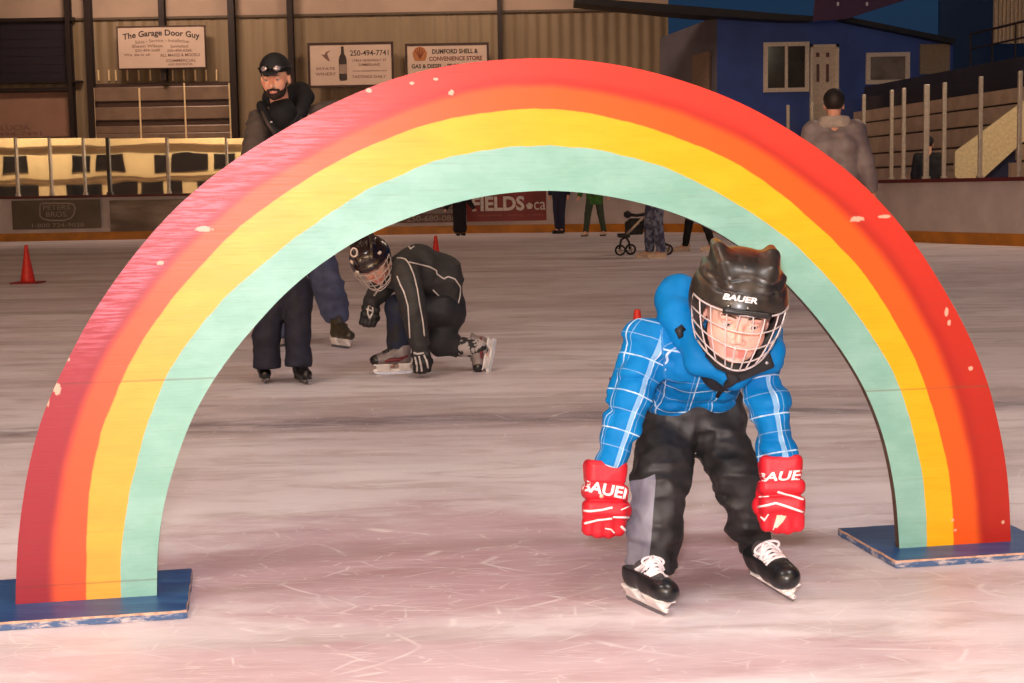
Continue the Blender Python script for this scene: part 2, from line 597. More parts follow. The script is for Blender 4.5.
# posts and clear panes on the right-hand boards
t = NT('clear_glass')
gl = t.n('ShaderNodeBsdfGlossy'); gl.inputs['Roughness'].default_value = .03
tr = t.n('ShaderNodeBsdfTransparent'); tr.inputs['Color'].default_value = (.96, .97, .96, 1)
mx = t.n('ShaderNodeMixShader'); mx.inputs[0].default_value = .035
t.l(tr.outputs[0], mx.inputs[1]); t.l(gl.outputs[0], mx.inputs[2]); t.l(mx.outputs[0], t.out.inputs[0])
m_clear = t.mat
RP = [(787, 105), (810.5, 102), (862, 94.5), (889.5, 90), (901.5, 88), (924, 84.5), (941.7, 82.5), (977.5, 76.5), (1016.3, 71), (1062, 64)]
ords = ['first', 'second', 'third', 'fourth', 'fifth', 'sixth', 'seventh', 'eighth', 'ninth', 'tenth']
pv = []
for k, (x, yt) in enumerate(RP):
    X, Y = board_xy(x); X += .05; Y += .03
    zt = P(x, yt, Y)[2]; pv.append((X, Y, zt))
    if k == 9: continue
    r = .044 if k in (5,) else .03
    mb = MB(); mb.box(X - r, X + r, Y - .035, Y + .035, 1.06, zt, .008)
    mb.box(X - r * 1.5, X + r * 1.5, Y - .05, Y + .05, 1.06, 1.10, .006)
    mb.build('glass_post', m_post, boards, label='pale metal upright')
for k in range(9):
    a, b = pv[k], pv[k + 1]; d = nrm(A(b[0] - a[0], b[1] - a[1])); n_ = A(-d[1], d[0]) * .006
    p0 = A(*a[:2]) + d * .05; p1 = A(*b[:2]) - d * .05; z1 = min(a[2], b[2]) - .05
    mb = MB(); mb.prism([(*p0, 1.07), (*p1, 1.07), (*p1, z1), (*p0, z1)], (*n_, 0))
    mb.build('glass_pane', m_clear, boards, label='clear shield glass')

# ---- adverts on the boards
m_white_let = M('lettering_white', (225, 212, 205), .5)
m_dark_let = M('lettering_dark', (52, 38, 36), .6)
m_brown_let = M('lettering_brown', (124, 88, 78), .6)
m_pale_let = M('lettering_pale', (150, 132, 122), .5)
X0, X1, Z0, Z1 = RECT(11.5, 200, 100, 229, 35.3)
ad = empty('advertising_panel', ((X0 + X1) / 2, 35.36, Z0), 'grey advert reading PETERS BROS on the far boards under the mirror-like glass', 'advert')
mb = MB(); mb.box(X0, X1, 35.33, 35.37, Z0, Z1, .004)
mb.build('panel', M('ad_grey', (88, 76, 66), .3, var=.25, vs=1.5), ad)


def on(px0, py0, px1, py1, Y): return RECT(px0, py0, px1, py1, Y)


sign_text(ad, 'PETERS', *on(43, 205, 70, 209.8, 35.32), 35.322, m_pale_let, .01)
sign_text(ad, 'BROS.', *on(46, 211.5, 68, 217, 35.32), 35.322, m_pale_let, .01)
sign_text(ad, '1-800 724-9038', *on(32, 223.2, 84, 227.2, 35.32), 35.322, m_pale_let, .01)
q = [P(x, y, 35.322) for x, y in ((40, 206), (41, 204), (44, 203.3), (69, 203.3), (73.5, 204.5), (75, 208), (74, 214), (71, 218), (64, 220.5), (50, 220.5), (43, 219), (40, 216))]
mb = MB(); mb.tube(q, .018, 5, closed=True); mb.build('emblem_outline', m_pale_let, ad)
X0, X1, Z0, Z1 = RECT(109.5, 200, 168, 231, 35.3)
t = NT('polished_panel'); t.col(t.mix(t.smooth(t.noise(t.coord('Object', (.4, 1, 1.4)), 2.0, 4), .35, .7), lin((98, 86, 80)), lin((150, 138, 132))))
t.rough(.16); t.b.inputs['Metallic'].default_value = .35; t.bump(t.noise(t.coord('Object'), 3.0, 2), .3, .01)
mb = MB(); mb.box(X0, X1 + 1.2, 35.33, 35.37, Z0, Z1, .006)
tag(mb.build('advertising_panel', t.mat), 'blank shiny grey panel on the far boards right of the PETERS BROS advert', 'panel')
X0, X1, Z0, Z1 = RECT(466.5, 191, 549.5, 221, 35.0)
ad = empty('advertising_panel', ((X0 + X1) / 2, 35.1, Z0), 'red advert reading FIELDS.ca on the far boards seen under the arch', 'advert')
mb = MB(); mb.box(X0, X1, 35.0, 35.05, Z0, Z1, .004); mb.build('panel', M('ad_red', (132, 34, 36), .45, var=.15, vs=2), ad)
sign_text(ad, 'FIELDS', *on(472, 196.3, 524.5, 211, 34.99), 34.992, m_white_let, .035)
sign_text(ad, 'ca', *on(534, 201.8, 545.5, 209.8, 34.99), 34.992, m_white_let, 0)
q = P(529.5, 206, 34.985); mb = MB()
for k in range(5):
    a = 2 * math.pi * k / 5 + .3; mb.lathe([(.001, 0), (.04, .004), (.04, .012), (.001, .014)], q + A(math.cos(a) * .04, .006, math.sin(a) * .04), 10, (1, 0, 0), (0, 0, 1), (0, -1, 0))
mb.lathe([(.001, 0), (.04, .004), (.04, .012), (.001, .014)], q + A(0, .006, 0), 10, (1, 0, 0), (0, 0, 1), (0, -1, 0))
mb.build('emblem', m_white_let, ad)
sign_text(ad, 'housewares . clothing . country', *on(478, 213.6, 543.5, 216.6, 34.99), 34.992, M('lettering_faint_red', (186, 92, 84), .5))
X0, X1, Z0, Z1 = RECT(394, 196, 466, 222.5, 35.1)
ad = empty('advertising_panel', ((X0 + X1) / 2, 35.2, Z0), 'dark brown advert with a phone number on the far boards left of the red advert', 'advert')
mb = MB(); mb.box(X0, X1, 35.1, 35.14, Z0, Z1, .004); mb.build('panel', M('ad_brown', (88, 50, 46), .4, var=.15, vs=2), ad)
sign_text(ad, '250-680-0864', *on(406.5, 215.3, 461, 221.3, 35.09), 35.092, m_pale_let, .015)
X0, X1, Z0, Z1 = RECT(422, 209, 453, 213.4, 35.09); mb = MB(); mb.box(X0, X1, 35.088, 35.1, Z0, Z1); mb.build('stripe', M('grey_stripe', (136, 122, 116), .5), ad)
sign_text(ad, 'SERVICE', *on(428, 203.2, 455, 208.2, 35.09), 35.092, m_pale_let, .02)

# ---- the end wall of the arena
WY = 40.0
t = NT('ribbed_cladding')
co = t.coord('Object')
wv = t.n('ShaderNodeTexWave', wave_type='BANDS', bands_direction='X', wave_profile='SIN'); wv.inputs['Scale'].default_value = 1.05; wv.inputs['Distortion'].default_value = 0
t.l(co, wv.inputs['Vector'])
base = t.mix(t.smooth(t.noise(t.coord('Object', (1, 1, .3)), .8, 5), .3, .7), lin((132, 110, 84)), lin((150, 128, 100)))
t.col(base); t.rough(.55); t.bump(wv.outputs['Fac'], .6, .05)
xa, xb, _, zt = RECT(-60, 15.5, 700, 138, WY)
mb = MB(); mb.box(-34, 4.25, WY, WY + .2, 0, zt); tag(mb.build('wall_far', t.mat), kind=ST)
mb = MB(); mb.box(-34, 4.25, WY - .05, WY + .2, zt, 9.0); tag(mb.build('wall_upper', M('upper_wall', (172, 146, 128), .7, var=.1, vs=.8)), kind=ST)
mb = MB(); mb.box(-34, 4.25, WY - .07, WY - .03, zt - .02, zt + .04); tag(mb.build('trim_1', M('seam', (92, 74, 58), .6)), kind=ST)

m_steel = M('dark_steel', (38, 24, 22), .5, .2, var=.2)
cols = [(70.5, 4.6, -10, 138, 'thin dark steel column beside the navy roll-up panel'), (90.5, 6.2, -10, 138, 'dark steel column at the left of the garage door'), (163, 5.6, -10, 81, 'dark steel column rising behind the garage door company sign'),
        (233.5, 6.4, -10, 150, 'dark steel column between the garage door and the capped man'), (292, 5.6, -10, 150, 'dark steel column directly behind the capped man'), (500.5, 4.4, -10, 150, 'dark steel column right of the fuel store sign')]
for x, w, y0, y1, lb in cols:
    X0, X1, Z0, Z1 = RECT(x - w / 2, y0, x + w / 2, y1, WY - .2)
    r = empty('steel_column', ((X0 + X1) / 2, WY - .2, 0), lb, 'column')
    zb = Z0 if x == 163 else 0
    mb = MB(); mb.box(X0, X1, WY - .34, WY - .30, zb, 9); mb.box(X0, X1, WY - .10, WY - .06, zb, 9); mb.build('flange', m_steel, r)
    mb = MB(); mb.box((X0 + X1) / 2 - .02, (X0 + X1) / 2 + .02, WY - .30, WY - .10, zb, 9); mb.build('web', m_steel, r)
    if x != 163:
        mb = MB(); mb.box(X0 - .06, X1 + .06, WY - .38, WY - .06, 0, .03); mb.build('base_plate', m_steel, r)
# navy roll-up panel and rails at the left
X0, X1, Z0, Z1 = RECT(-60, 22.5, 72, 82, WY - .1)
r = empty('rolling_shutter', ((X0 + X1) / 2, WY - .05, Z0), 'dark navy roll-up shutter high on the end wall at the left', 'shutter')
mb = MB()
for k in range(14): mb.box(X0, X1, WY - .10 + (k % 2) * .012, WY - .02, Z0 + (Z1 - Z0) * k / 14, Z0 + (Z1 - Z0) * (k + 1) / 14)
mb.build('curtain', M('navy_panel', (30, 20, 36), .5, var=.2), r)
mb = MB(); mb.box(X0, X1 + .12, WY - .2, WY - .04, Z1, Z1 + .1, .01); mb.build('head_rail', m_steel, r)
mb = MB(); mb.box(X0, X1 + .25, WY - .2, WY - .04, Z0 - .06, Z0, .01); mb.build('bottom_bar', m_steel, r)
X0, X1, Z0, Z1 = RECT(-60, 88.5, 74, 92.5, WY - .15)
mb = MB(); mb.box(X0, X1, WY - .25, WY - .21, Z0, Z1, .01); mb.box(X0, X1, WY - .21, WY - .03, Z0, Z0 + .025); mb.box(X0, X1, WY - .21, WY - .03, Z1 - .025, Z1)
tag(mb.build('steel_beam', m_steel), 'dark horizontal steel beam below the navy shutter', 'beam')
X0, X1, Z0, Z1 = RECT(-60, 93, 71, 137.5, WY - .06)
r = empty('wall_sign', ((X0 + X1) / 2, WY - .05, Z0), 'faded brown wall sign ending in LUCIA at the left edge above the glass', 'sign')
mb = MB(); mb.box(X0, X1, WY - .09, WY - .02, Z0, Z1, .005); mb.build('panel', M('faded_panel', (150, 112, 92), .6, var=.1, vs=1), r)
sign_text(r, 'LUCIA', *on(1, 125, 30, 130.4, WY - .095), WY - .096, m_brown_let, .02)
sign_text(r, '494-7491', *on(-2, 131.8, 42, 136, WY - .095), WY - .096, m_brown_let, .02)
# garage door
X0, X1, Z0, Z1 = RECT(94, 82, 231, 140, WY - .1)
r = empty('garage_door', ((X0 + X1) / 2, WY - .1, 0), 'brown sectional garage door in the end wall below the company sign', 'door')
m_gd = M('garage_brown', (128, 104, 88), .35, .15, var=.15, vs=2); m_gd2 = M('garage_dark', (70, 46, 36), .5); m_gold = M('brass_strip', (244, 214, 168), .3, .2)
zs = [82.5, 86.5, 100.5, 106.5, 119.5, 125.5, 133, 150, 170, 192, 215]
for k in range(len(zs) - 1):
    _, _, a, b = RECT(94, zs[k], 231, zs[k + 1], WY - .1)
    dark = k in (0, 2, 4)
    mb = MB(); mb.box(X0, X1, WY - (.06 if dark else .12), WY - .01, a, b, 0 if dark else .02)
    mb.build('section' if not dark else 'joint_rail', m_gd2 if dark else m_gd, r)
for x in (94.5, 140.3, 185.3, 230.2):
    a0, a1, z0, z1 = RECT(x - .8, 83 if x in (185.3, 230.2) else 88, x + .8, 140, WY - .13)
    mb = MB(); mb.box(a0, a1, WY - .15, WY - .12, z0, z1, .004); mb.build('guide_strip', m_gold, r, label='shiny upright strip')
for x in (97.5, 108, 115, 126.5, 138, 149.5, 160.5, 172, 183, 194.5, 205.5, 216):
    a0, a1, z0, z1 = RECT(x - .75, 69.5, x + .75, 80.3, WY - .13)
    mb = MB(); mb.box(a0, a1, WY - .06, WY - .01, z0, z1, .004); mb.build('shiny_bar', m_gold, r, label='narrow shiny bar above the door')  # solid pale metal bars set in a row
# signs on the end wall


def wall_sign(x0, y0, x1, y1, lb, frame):
    X0, X1, Z0, Z1 = RECT(x0, y0, x1, y1, WY - .42)
    r = empty('wall_sign', ((X0 + X1) / 2, WY - .36, Z0), lb, 'sign')
    mb = MB(); mb.box(X0, X1, WY - .42, WY - .36, Z0, Z1, .004); mb.build('board', M('sign_face', (206, 178, 160), .5, var=.06, vs=1.5), r)
    mb = MB(); e = .055 if frame else .025
    for b in ((X0 - e, X1 + e, Z1, Z1 + e), (X0 - e, X1 + e, Z0 - e, Z0), (X0 - e, X0, Z0, Z1), (X1, X1 + e, Z0, Z1)): mb.box(b[0], b[1], WY - .44, WY - .36, b[2], b[3])
    mb.build('frame', M('sign_frame', (58, 34, 26), .5), r, label='dark brown frame')
    return r


Y_ = WY - .424
r = wall_sign(118.3, 26.8, 204.8, 67.8, 'pale sign reading The Garage Door Guy high above the brown garage door', False)
sign_text(r, 'The Garage Door Guy', *on(122.5, 29.5, 199.5, 37.5, Y_), Y_, m_dark_let, .025, 0, .10)
sign_text(r, 'Sales - Service - Installation', *on(135, 38.6, 189, 42, Y_), Y_, m_brown_let, 0, 0, .04)
for s, bx in (('Shawn Wilson', (132, 44.5, 162.5, 47.6)), ('Summerland', (170.5, 44.6, 188, 47.6)), ('250-494-5600', (135, 49, 160, 51.6)), ('250-490-0366', (167, 49, 191.5, 51.8)), ('We do it all', (124, 53.5, 150, 56)), ('ALL MAKES & MODELS', (160, 53.4, 200, 56.4)), ('COMMERCIAL', (166, 59, 196, 61.8)), ('AND RESIDENTIAL', (168, 63, 193, 65.4))):
    sign_text(r, s, *on(*bx, Y_), Y_, m_brown_let, .01)
r = wall_sign(310, 44.4, 391.5, 85, 'pale winery sign with a bottle and a bird, right of the man', True)
sign_text(r, '250-494-7741', *on(350, 50, 388.5, 55.6, Y_), Y_, m_dark_let, .01)
for s, bx in (('17403 HIGHWAY 97', (352, 59, 386.5, 61.6)), ('SUMMERLAND', (358.5, 63.2, 380, 66)), ('www.estatewinery.com', (352.5, 69.8, 387, 72)), ('TASTINGS DAILY', (352, 75.2, 386, 78)), ('ESTATE', (316.5, 67.5, 335, 70)), ('WINERY', (315.5, 72.5, 336, 75.6))):
    sign_text(r, s, *on(*bx, Y_), Y_, m_brown_let, .01)
c0 = P(343.2, 80, Y_ - .01); mb = MB(); kx = 1 / 37.5
mb.lathe([(.085, 0), (.10, .03), (.10, .52), (.085, .60), (.04, .68), (.032, .82), (.036, .83), (.036, .86), (.001, .86)], c0, 14, (1, 0, 0), (0, .12, 0), (0, 0, 1))
mb.build('bottle_picture', M('bottle_dark', (50, 36, 34), .4), r)
mb = MB(); mb.lathe([(.104, .16), (.104, .40)], c0, 14, (1, 0, 0), (0, .15, 0), (0, 0, 1)); mb.build('bottle_label', M('bottle_label', (150, 126, 112), .5), r)
bird = [(320.5, 54.2), (324, 55), (326.2, 51.8), (330.5, 50.2), (327.2, 53.6), (328.3, 57), (330, 61.4), (327, 60.2), (324.6, 58), (323.2, 56.4)]
mb = MB(); mb.prism([P(x, y, Y_) for x, y in bird], (0, .01, 0)); mb.build('bird_picture', m_brown_let, r)
r = wall_sign(407.5, 45.2, 487, 84, 'pale fuel store sign with a round shell emblem on the end wall', True)
sign_text(r, 'DUMFORD SHELL &', *on(432, 48.8, 478, 53.6, Y_), Y_, m_dark_let, .035)
sign_text(r, 'CONVENIENCE STORE', *on(429, 56.2, 482, 60.6, Y_), Y_, M('lettering_rust', (110, 52, 40), .6), .03)
sign_text(r, 'GAS & DIESEL - PROPANE', *on(411.5, 63.8, 470, 68, Y_), Y_, m_dark_let, .03)
sh = []
for k in range(25):
    a = math.radians(-60 + 300 * k / 24); rad = .17 + .012 * math.cos(k * math.pi)
    sh.append(P(419.8, 54.2, Y_) + A(rad * math.cos(a - math.pi / 6) , 0, rad * math.sin(a - math.pi / 6) * .95))
sh = [P(419.8, 54.2, Y_ - .006) + A(.185 * (1 + .035 * math.cos(9 * a)) * math.sin(a), 0, .19 * (1 + .03 * math.cos(9 * a)) * math.cos(a) if abs(a) < 2.2 else -.17) for a in np.linspace(-2.75, 2.75, 40)]
mb = MB(); mb.prism(sh, (0, .012, 0)); mb.build('shell_emblem', M('shell_orange', (176, 108, 62), .5), r)
mb = MB()
for k in range(5):
    a = -.9 + .45 * k; mb.tube([P(419.8, 58.4, Y_ - .012), P(419.8, 54.2, Y_ - .012) + A(.16 * math.sin(a), 0, .17 * math.cos(a))], .010, 4)
mb.build('emblem_rib', M('shell_red', (140, 70, 50), .5), r)

# ---- blue building beyond the right-hand corner
BY = 37.6
m_blue = M('blue_siding', (52, 80, 158), .6, var=.15, vs=1.2, bump=.2, bs=6)
bld = empty('blue_building', (*P(830, 110, BY)[:2], 0), 'dark blue clubhouse with white framed windows and a white door behind the bleachers', 'building')
poly = [(717, 15.5), (780, 20.5), (815, 21.5), (846, 19), (953, 42.5), (953, 150), (717, 150)]
mb = MB(); mb.prism([P(x, y, BY) for x, y in poly][::-1], (0, .6, 0)); mb.build('front_wall', m_blue, bld)
a = P(717, 16, BY); b = P(660, 38, 39.9); bz = P(660, 140, 39.9)
mb = MB(); mb.prism([(a[0], BY, bz[2]), (b[0], 39.9, bz[2]), (b[0], 39.9, b[2]), (a[0], BY, a[2])], (.15, .1, 0)); mb.build('side_wall', M('grey_siding', (98, 92, 100), .6, var=.12, vs=1.2, bump=.2, bs=6), bld, label='grey side wall')
q = lambda x, y, f_: A(*(P(717, y, BY)[:2] * (1 - f_) + A(b[0], 39.9) * f_), P(717, y, BY)[2])
mb = MB(); mb.prism([q(0, 140, .1), q(0, 140, .4), q(0, 52, .4), q(0, 50, .1)], (-.05, -.03, 0)); mb.build('side_panel', M('side_brown', (128, 104, 88), .6), bld, label='narrow brown panel on the side wall')
# eave
ev = [(575, -3), (691, 6), (780, 13.5), (813, 16), (813, 20.5), (780, 20), (691, 14.5), (575, 3)]
mb = MB(); mb.prism([P(x, y, BY - .6) for x, y in ev][::-1], (0, 1.0, 0)); mb.build('eave', M('eave_dark', (24, 18, 24), .6), bld, label='dark eave')
ev = [(840, 15), (955, 38.5), (955, 43.5), (840, 20)]
mb = MB(); mb.prism([P(x, y, BY - .4) for x, y in ev][::-1], (0, .9, 0)); mb.build('eave', M('eave_dark', (24, 18, 24), .6), bld, label='dark eave')
m_wframe = M('window_white', (226, 206, 186), .5)
m_pane = M('dark_pane', (58, 50, 46), .12, var=.25, vs=2)


def bwindow(x0, y0, x1, y1, mull, pane_m, nm='window'):
    X0, X1, Z0, Z1 = RECT(x0, y0, x1, y1, BY - .05); e = .10
    mb = MB()
    for bq in ((X0, X1, Z1 - e, Z1), (X0, X1, Z0, Z0 + e), (X0, X0 + e, Z0 + e, Z1 - e), (X1 - e, X1, Z0 + e, Z1 - e)): mb.box(bq[0], bq[1], BY - .10, BY - .0, bq[2], bq[3])
    if mull: mb.box((X0 + X1) / 2 - .035, (X0 + X1) / 2 + .035, BY - .085, BY, Z0 + e, Z1 - e)
    w = mb.build(nm, m_wframe, bld, label='white window frame')
    mb = MB(); mb.box(X0 + e, X1 - e, BY - .04, BY - .01, Z0 + e, Z1 - e); mb.build('pane', pane_m, w)


bwindow(763.5, 42.2, 809, 92, True, m_pane)
bwindow(866, 52.5, 909.5, 84, False, M('hazy_pane', (128, 116, 106), .2, var=.35, vs=1.4))
X0, X1, Z0, Z1 = RECT(810, 44.5, 838.5, 135, BY - .05)
mb = MB(); e = .07
mb.box(X0, X0 + e, BY - .1, BY, Z0, Z1); mb.box(X1 - e, X1, BY - .1, BY, Z0, Z1); mb.box(X0, X1, BY - .1, BY, Z1 - e, Z1)
fr = mb.build('door', m_wframe, bld, label='white panelled door')
mb = MB(); mb.box(X0 + e, X1 - e, BY - .06, BY - .01, Z0, Z1 - e)
mb.build('slab', M('door_white', (214, 192, 170), .5), fr)
for x0, y0, x1, y1 in ((816, 52.5, 819.5, 57), (826, 52.5, 829.5, 57), (816.5, 64, 819.5, 82), (826, 64, 829, 82)):
    a0, a1, z0, z1 = RECT(x0, y0, x1, y1, BY - .07); mb = MB(); mb.box(a0, a1, BY - .065, BY - .05, z0, z1, .003); mb.build('pane', M('door_pane', (92, 44, 40), .3), fr)
X0, X1, Z0, Z1 = RECT(920, 44, 950, 74, BY - .05); mb = MB(); mb.box(X0, X1, BY - .06, BY, Z0, Z1, .01); mb.build('shutter', M('tan_shutter', (150, 128, 102), .6), bld, label='tan shutter')
# awning, sky-lit wall and ribbed panel at the far right
ro = empty('awning', P(860, 15, BY - .8), 'dusky purple awning over the roof of the blue clubhouse', 'awning')
mb = MB(); mb.prism([P(x, y, BY - .8) for x, y in ((813, 21), (816, -8), (930, -8), (905, 0), (846, 19))][::-1], (0, .08, 0)); mb.build('canopy', M('awning_purple', (82, 52, 84), .7), ro)
for x in (838, 867):
    mb = MB(); mb.lathe([(.01, -.05), (.03, -.03), (.03, .03), (.01, .05)], P(x, 4, BY - .85), 10); mb.build('clip', M('awning_light_white', (230, 220, 225), .4), ro, label='small white awning light')  # small awning lights, drawn as plain white knobs that do not glow
X0, X1, Z0, Z1 = RECT(994, -10, 1080, 43, 34)
mb = MB(); n_ = 22
for k in range(n_):
    a0 = X0 + (X1 - X0) * k / n_; mb.box(a0, a0 + (X1 - X0) / n_ * .55, 33.93, 34.06, Z0, Z1); mb.box(a0 + (X1 - X0) / n_ * .55, X0 + (X1 - X0) * (k + 1) / n_, 34.0, 34.06, Z0, Z1)
tag(mb.build('trim_2', M('cream_cladding', (200, 170, 138), .5)), kind=ST)
X0, X1, Z0, Z1 = RECT(940, -20, 1080, 100, 41)
mb = MB(); mb.box(X0, X1 + 1, 41, 41.2, 0, Z1); tag(mb.build('wall_right', M('teal_wall', (40, 66, 100), .6, var=.2, vs=.6)), kind=ST)

# ---- bleachers
dB = nrm(A(.128, -.99)); nB = A(-dB[1], dB[0]) * -1 if False else A(.99, .128)
B0 = A(8.26, 34.8) - dB * 2.2; LB = 14.0
bz = [0.9, 1.33, 1.66, 2.06, 2.42, 2.74]
bl = empty('bleachers', (*B0, 0), 'tan wooden stepped bleachers behind the right-hand boards', 'bleachers')
m_bl = M('bleacher_tan', (196, 166, 146), .6, var=.12, vs=3); m_bd = M('bleacher_gap', (58, 40, 34), .7)
for k in range(5):
    o = B0 + nB * (k * .12)
    mb = MB(); z0, z1 = bz[k], bz[k + 1]
    p0, p1 = o, o + dB * LB
    mb.prism([(*p0, z0 + .05), (*p1, z0 + .05), (*p1, z1), (*p0, z1)], (*(nB * .04), 0)); mb.build('riser_board', m_bl, bl)
    mb = MB(); mb.prism([(*(p0 + nB * .03), z0 - .02), (*(p1 + nB * .03), z0 - .02), (*(p1 + nB * .03), z0 + .06), (*(p0 + nB * .03), z0 + .06)], (*(nB * .3), 0)); mb.build('tread', m_bd, bl, label='dark gap below a riser')
o = B0 + nB * .75
mb = MB(); mb.prism([(*o, 2.3), (*(o + dB * LB), 2.3), (*(o + dB * LB), 3.35), (*o, 3.35)], (*(nB * .1), 0))
tag(mb.build('parapet', M('navy_wall', (42, 40, 60), .7, var=.25, vs=1)), 'dark navy parapet along the top of the bleachers', 'parapet')
ra = empty('railing', (*o, 3.35), 'black railing along the top of the navy parapet at the far right', 'railing')
mb = MB(); a0 = o + dB * 6.0
mb.tube([(*(a0 + dB * 0), 4.0), (*(a0 + dB * 8), 4.0)], .025, 6); mb.tube([(*a0, 3.7), (*(a0 + dB * 8), 3.7)], .02, 6); mb.build('handrail', m_steel, ra)
for k in range(9):
    q = a0 + dB * k; mb = MB(); mb.tube([(*q, 3.33), (*q, 4.0)], .02, 6); mb.build('baluster', m_steel, ra)
# stairs with a cream stringer
SY = 27.6
stc = empty('staircase', P(990, 178, SY) * A(1, 1, 0), 'cream-sided stair climbing into the bleachers at the right edge', 'stairs')
mb = MB(); mb.prism([P(x, y, SY) for x, y in ((955, 152), (1075, 63), (1075, 95), (980, 181), (961, 181), (955, 176))][::-1], (0, .09, 0)); mb.build('stringer', M('stringer_cream', (240, 214, 168), .5), stc, label='cream stringer board')
mb = MB(); mb.prism([P(x, y, SY + .12) for x, y in ((979, 183), (1075, 92), (1075, 183))][::-1], (0, .05, 0)); mb.build('side_panel', M('stair_blue', (34, 40, 74), .6), stc, label='dark blue panel below the stair')
for k in range(7):
    a0 = P(962 + 16 * k, 170 - 13 * k, SY); mb = MB(); mb.box(a0[0], a0[0] + .34, SY + .09, SY + 1.0, a0[2] - .02, a0[2] + .03); mb.build('step', m_bl, stc)

# ---- side, back and roof of the arena (behind and above the camera; seen in the glass and the ice)
mb = MB(); mb.box(-34, 10.5, -8.0, WY + .2, 9.0, 9.15); tag(mb.build('ceiling', M('ceiling_metal', (120, 96, 78), .6)), kind=ST)
mb = MB(); mb.box(-34, 20, -6.3, -6.0, 0, 9); tag(mb.build('wall_back', M('lobby_cream', (222, 188, 136), .6, var=.06, vs=.5)), kind=ST)
mb = MB(); mb.box(-34, 20, -6.02, -5.86, 1.9, 2.02); mb.box(-34, 20, -6.02, -5.7, 3.55, 3.62); tag(mb.build('trim_3', M('lobby_ledge', (120, 88, 58), .6)), kind=ST)
m_lw = M('lobby_glass', (34, 30, 30), .3)
k = 0
for z0, z1, w, gap in ((2.25, 3.15, 1.7, .35), (.6, 1.72, 1.25, .18)):
    x = -33.0
    while x < 18:
        mb = MB(); mb.box(x, x + w, -6.02, -5.94, z0, z1, .02); k += 1
        tag(mb.build(f'window_{k}', m_lw), kind=ST); x += w + gap
        if k % 2 == 0: x += 1.1 if z0 > 2 else .5

# ================================================================== THE RAINBOW
O_ = [(15.5, 605), (16.7, 549), (20, 520), (25, 484), (32, 450.6), (41, 418), (49, 403.6 - 6), (66.7, 361.7), (84.4, 326), (107, 291), (132.7, 255.4), (161.7, 221.6), (184.4, 198.5), (226.3, 164.8), (271.4, 136.4), (313.3, 112.4), (360, 90.8), (398.6, 76.2), (436.7, 67.3), (471.8, 61.8), (515.7, 58.4), (550, 57.6), (584, 59.5), (636.7, 67.8), (671.8, 77), (709.9, 89.6), (739, 101.8), (760, 112), (800.5, 136.2), (832.7, 158.5), (865, 185.5), (897, 219.5), (923, 254), (940, 282.5), (959.5, 315.6), (975.3, 348.5), (988.5, 382.8), (997.7, 419.7), (1005.4, 457), (1009.2, 491), (1010.8, 541)]
R_ = [(53, 600.5), (53, 549), (56.4, 510), (62.8, 468), (74, 432), (84.4, 401), (100.5, 362), (123, 326), (148.8, 289), (171.4, 261.9), (203.6, 229.7), (249, 190), (294, 163.5), (329.4, 145.5), (369.3, 125), (413, 106.5), (457, 93.2), (501, 85), (550, 84), (598.6, 90.4), (642.5, 100), (686.5, 113.2), (721.6, 128), (762, 149), (800.5, 176.6), (839, 207), (863, 232.5), (887.5, 263.6), (900, 281), (920, 314), (938.4, 351), (951.6, 385.4), (961.5, 419.8), (971.8, 456), (978, 491), (980.8, 543.8)]
Y_l = [(86.3, 599.5), (86.3, 548.8), (87.6, 510), (91.8, 468), (99.4, 436), (113.4, 397), (132.7, 355.3), (158.5, 316.6), (181, 287.6), (213.2, 252.2), (240, 224.8), (281, 196), (319.7, 170.6), (360, 149.5), (413, 128), (457, 116.7), (501, 110.3), (545, 107.7), (592.7, 113.2), (642.5, 125), (686.5, 141), (721.6, 155.8), (758.6, 175.5), (794, 204), (826, 233), (853, 260), (869, 281), (888.3, 309), (904, 338), (920, 369.6), (929, 396), (937.5, 424), (945.4, 453), (950.5, 478), (953, 504.3), (953, 544.5)]
T_ = [(121.7, 598), (119.6, 574.6), (121.3, 542.4), (125.6, 510), (133.7, 471.5), (142.6, 436), (155.3, 400.4), (171.4, 365), (197, 328), (219.7, 301), (240, 282.8), (258.5, 266.9), (294, 238.5), (319.7, 219), (360, 193), (413, 168), (457, 154.2), (501, 147), (545, 144.8), (592.7, 148.4), (636.7, 157.2), (677.7, 171.8), (718, 193.2), (752, 212.5), (784.4, 235.5), (816.6, 264.5), (832, 282), (851.4, 306.4), (869.9, 332.7), (888.3, 361.7), (901.5, 390.7), (911, 421), (918, 452), (924.1, 480.6), (926.2, 507), (926.4, 545.5)]
I_ = [(156.8, 596.5), (157.2, 555), (160, 526), (166, 494), (175.5, 462), (184.5, 436), (195.5, 410), (216.5, 374.6), (240, 343), (277.9, 300), (303.6, 276.5), (332.6, 255.6), (358.5, 239), (384, 227.3), (425, 211.4), (463, 200.2), (501, 193.2), (545, 190), (584, 192.3), (622, 198.4), (657, 207), (686.5, 217.2), (715.7, 230.6), (760, 259.5), (785, 282), (804, 302), (825, 327.4), (843.5, 352.8), (862, 382.8), (875.5, 413), (885.6, 443), (893, 478), (896.5, 501.7), (898, 525.4), (899.4, 546.5)]
RA = G(15.5, 604.5, .0205)[:2]; RB = G(1010.8, 541.5, .0205)[:2]
rd = nrm(RB - RA); rn = A(rd[1], -rd[0])          # rn points to the camera
PT = 0.024                                          # plywood thickness


def rain_pt(x, y):
    d = ray(x, y); n3 = A(rn[0], rn[1], 0); o3 = A(RA[0], RA[1], 0)
    s_ = ((o3 - CAM) @ n3) / (d @ n3); p = CAM + d * s_
    return A((p[:2] - RA) @ rd, p[2])


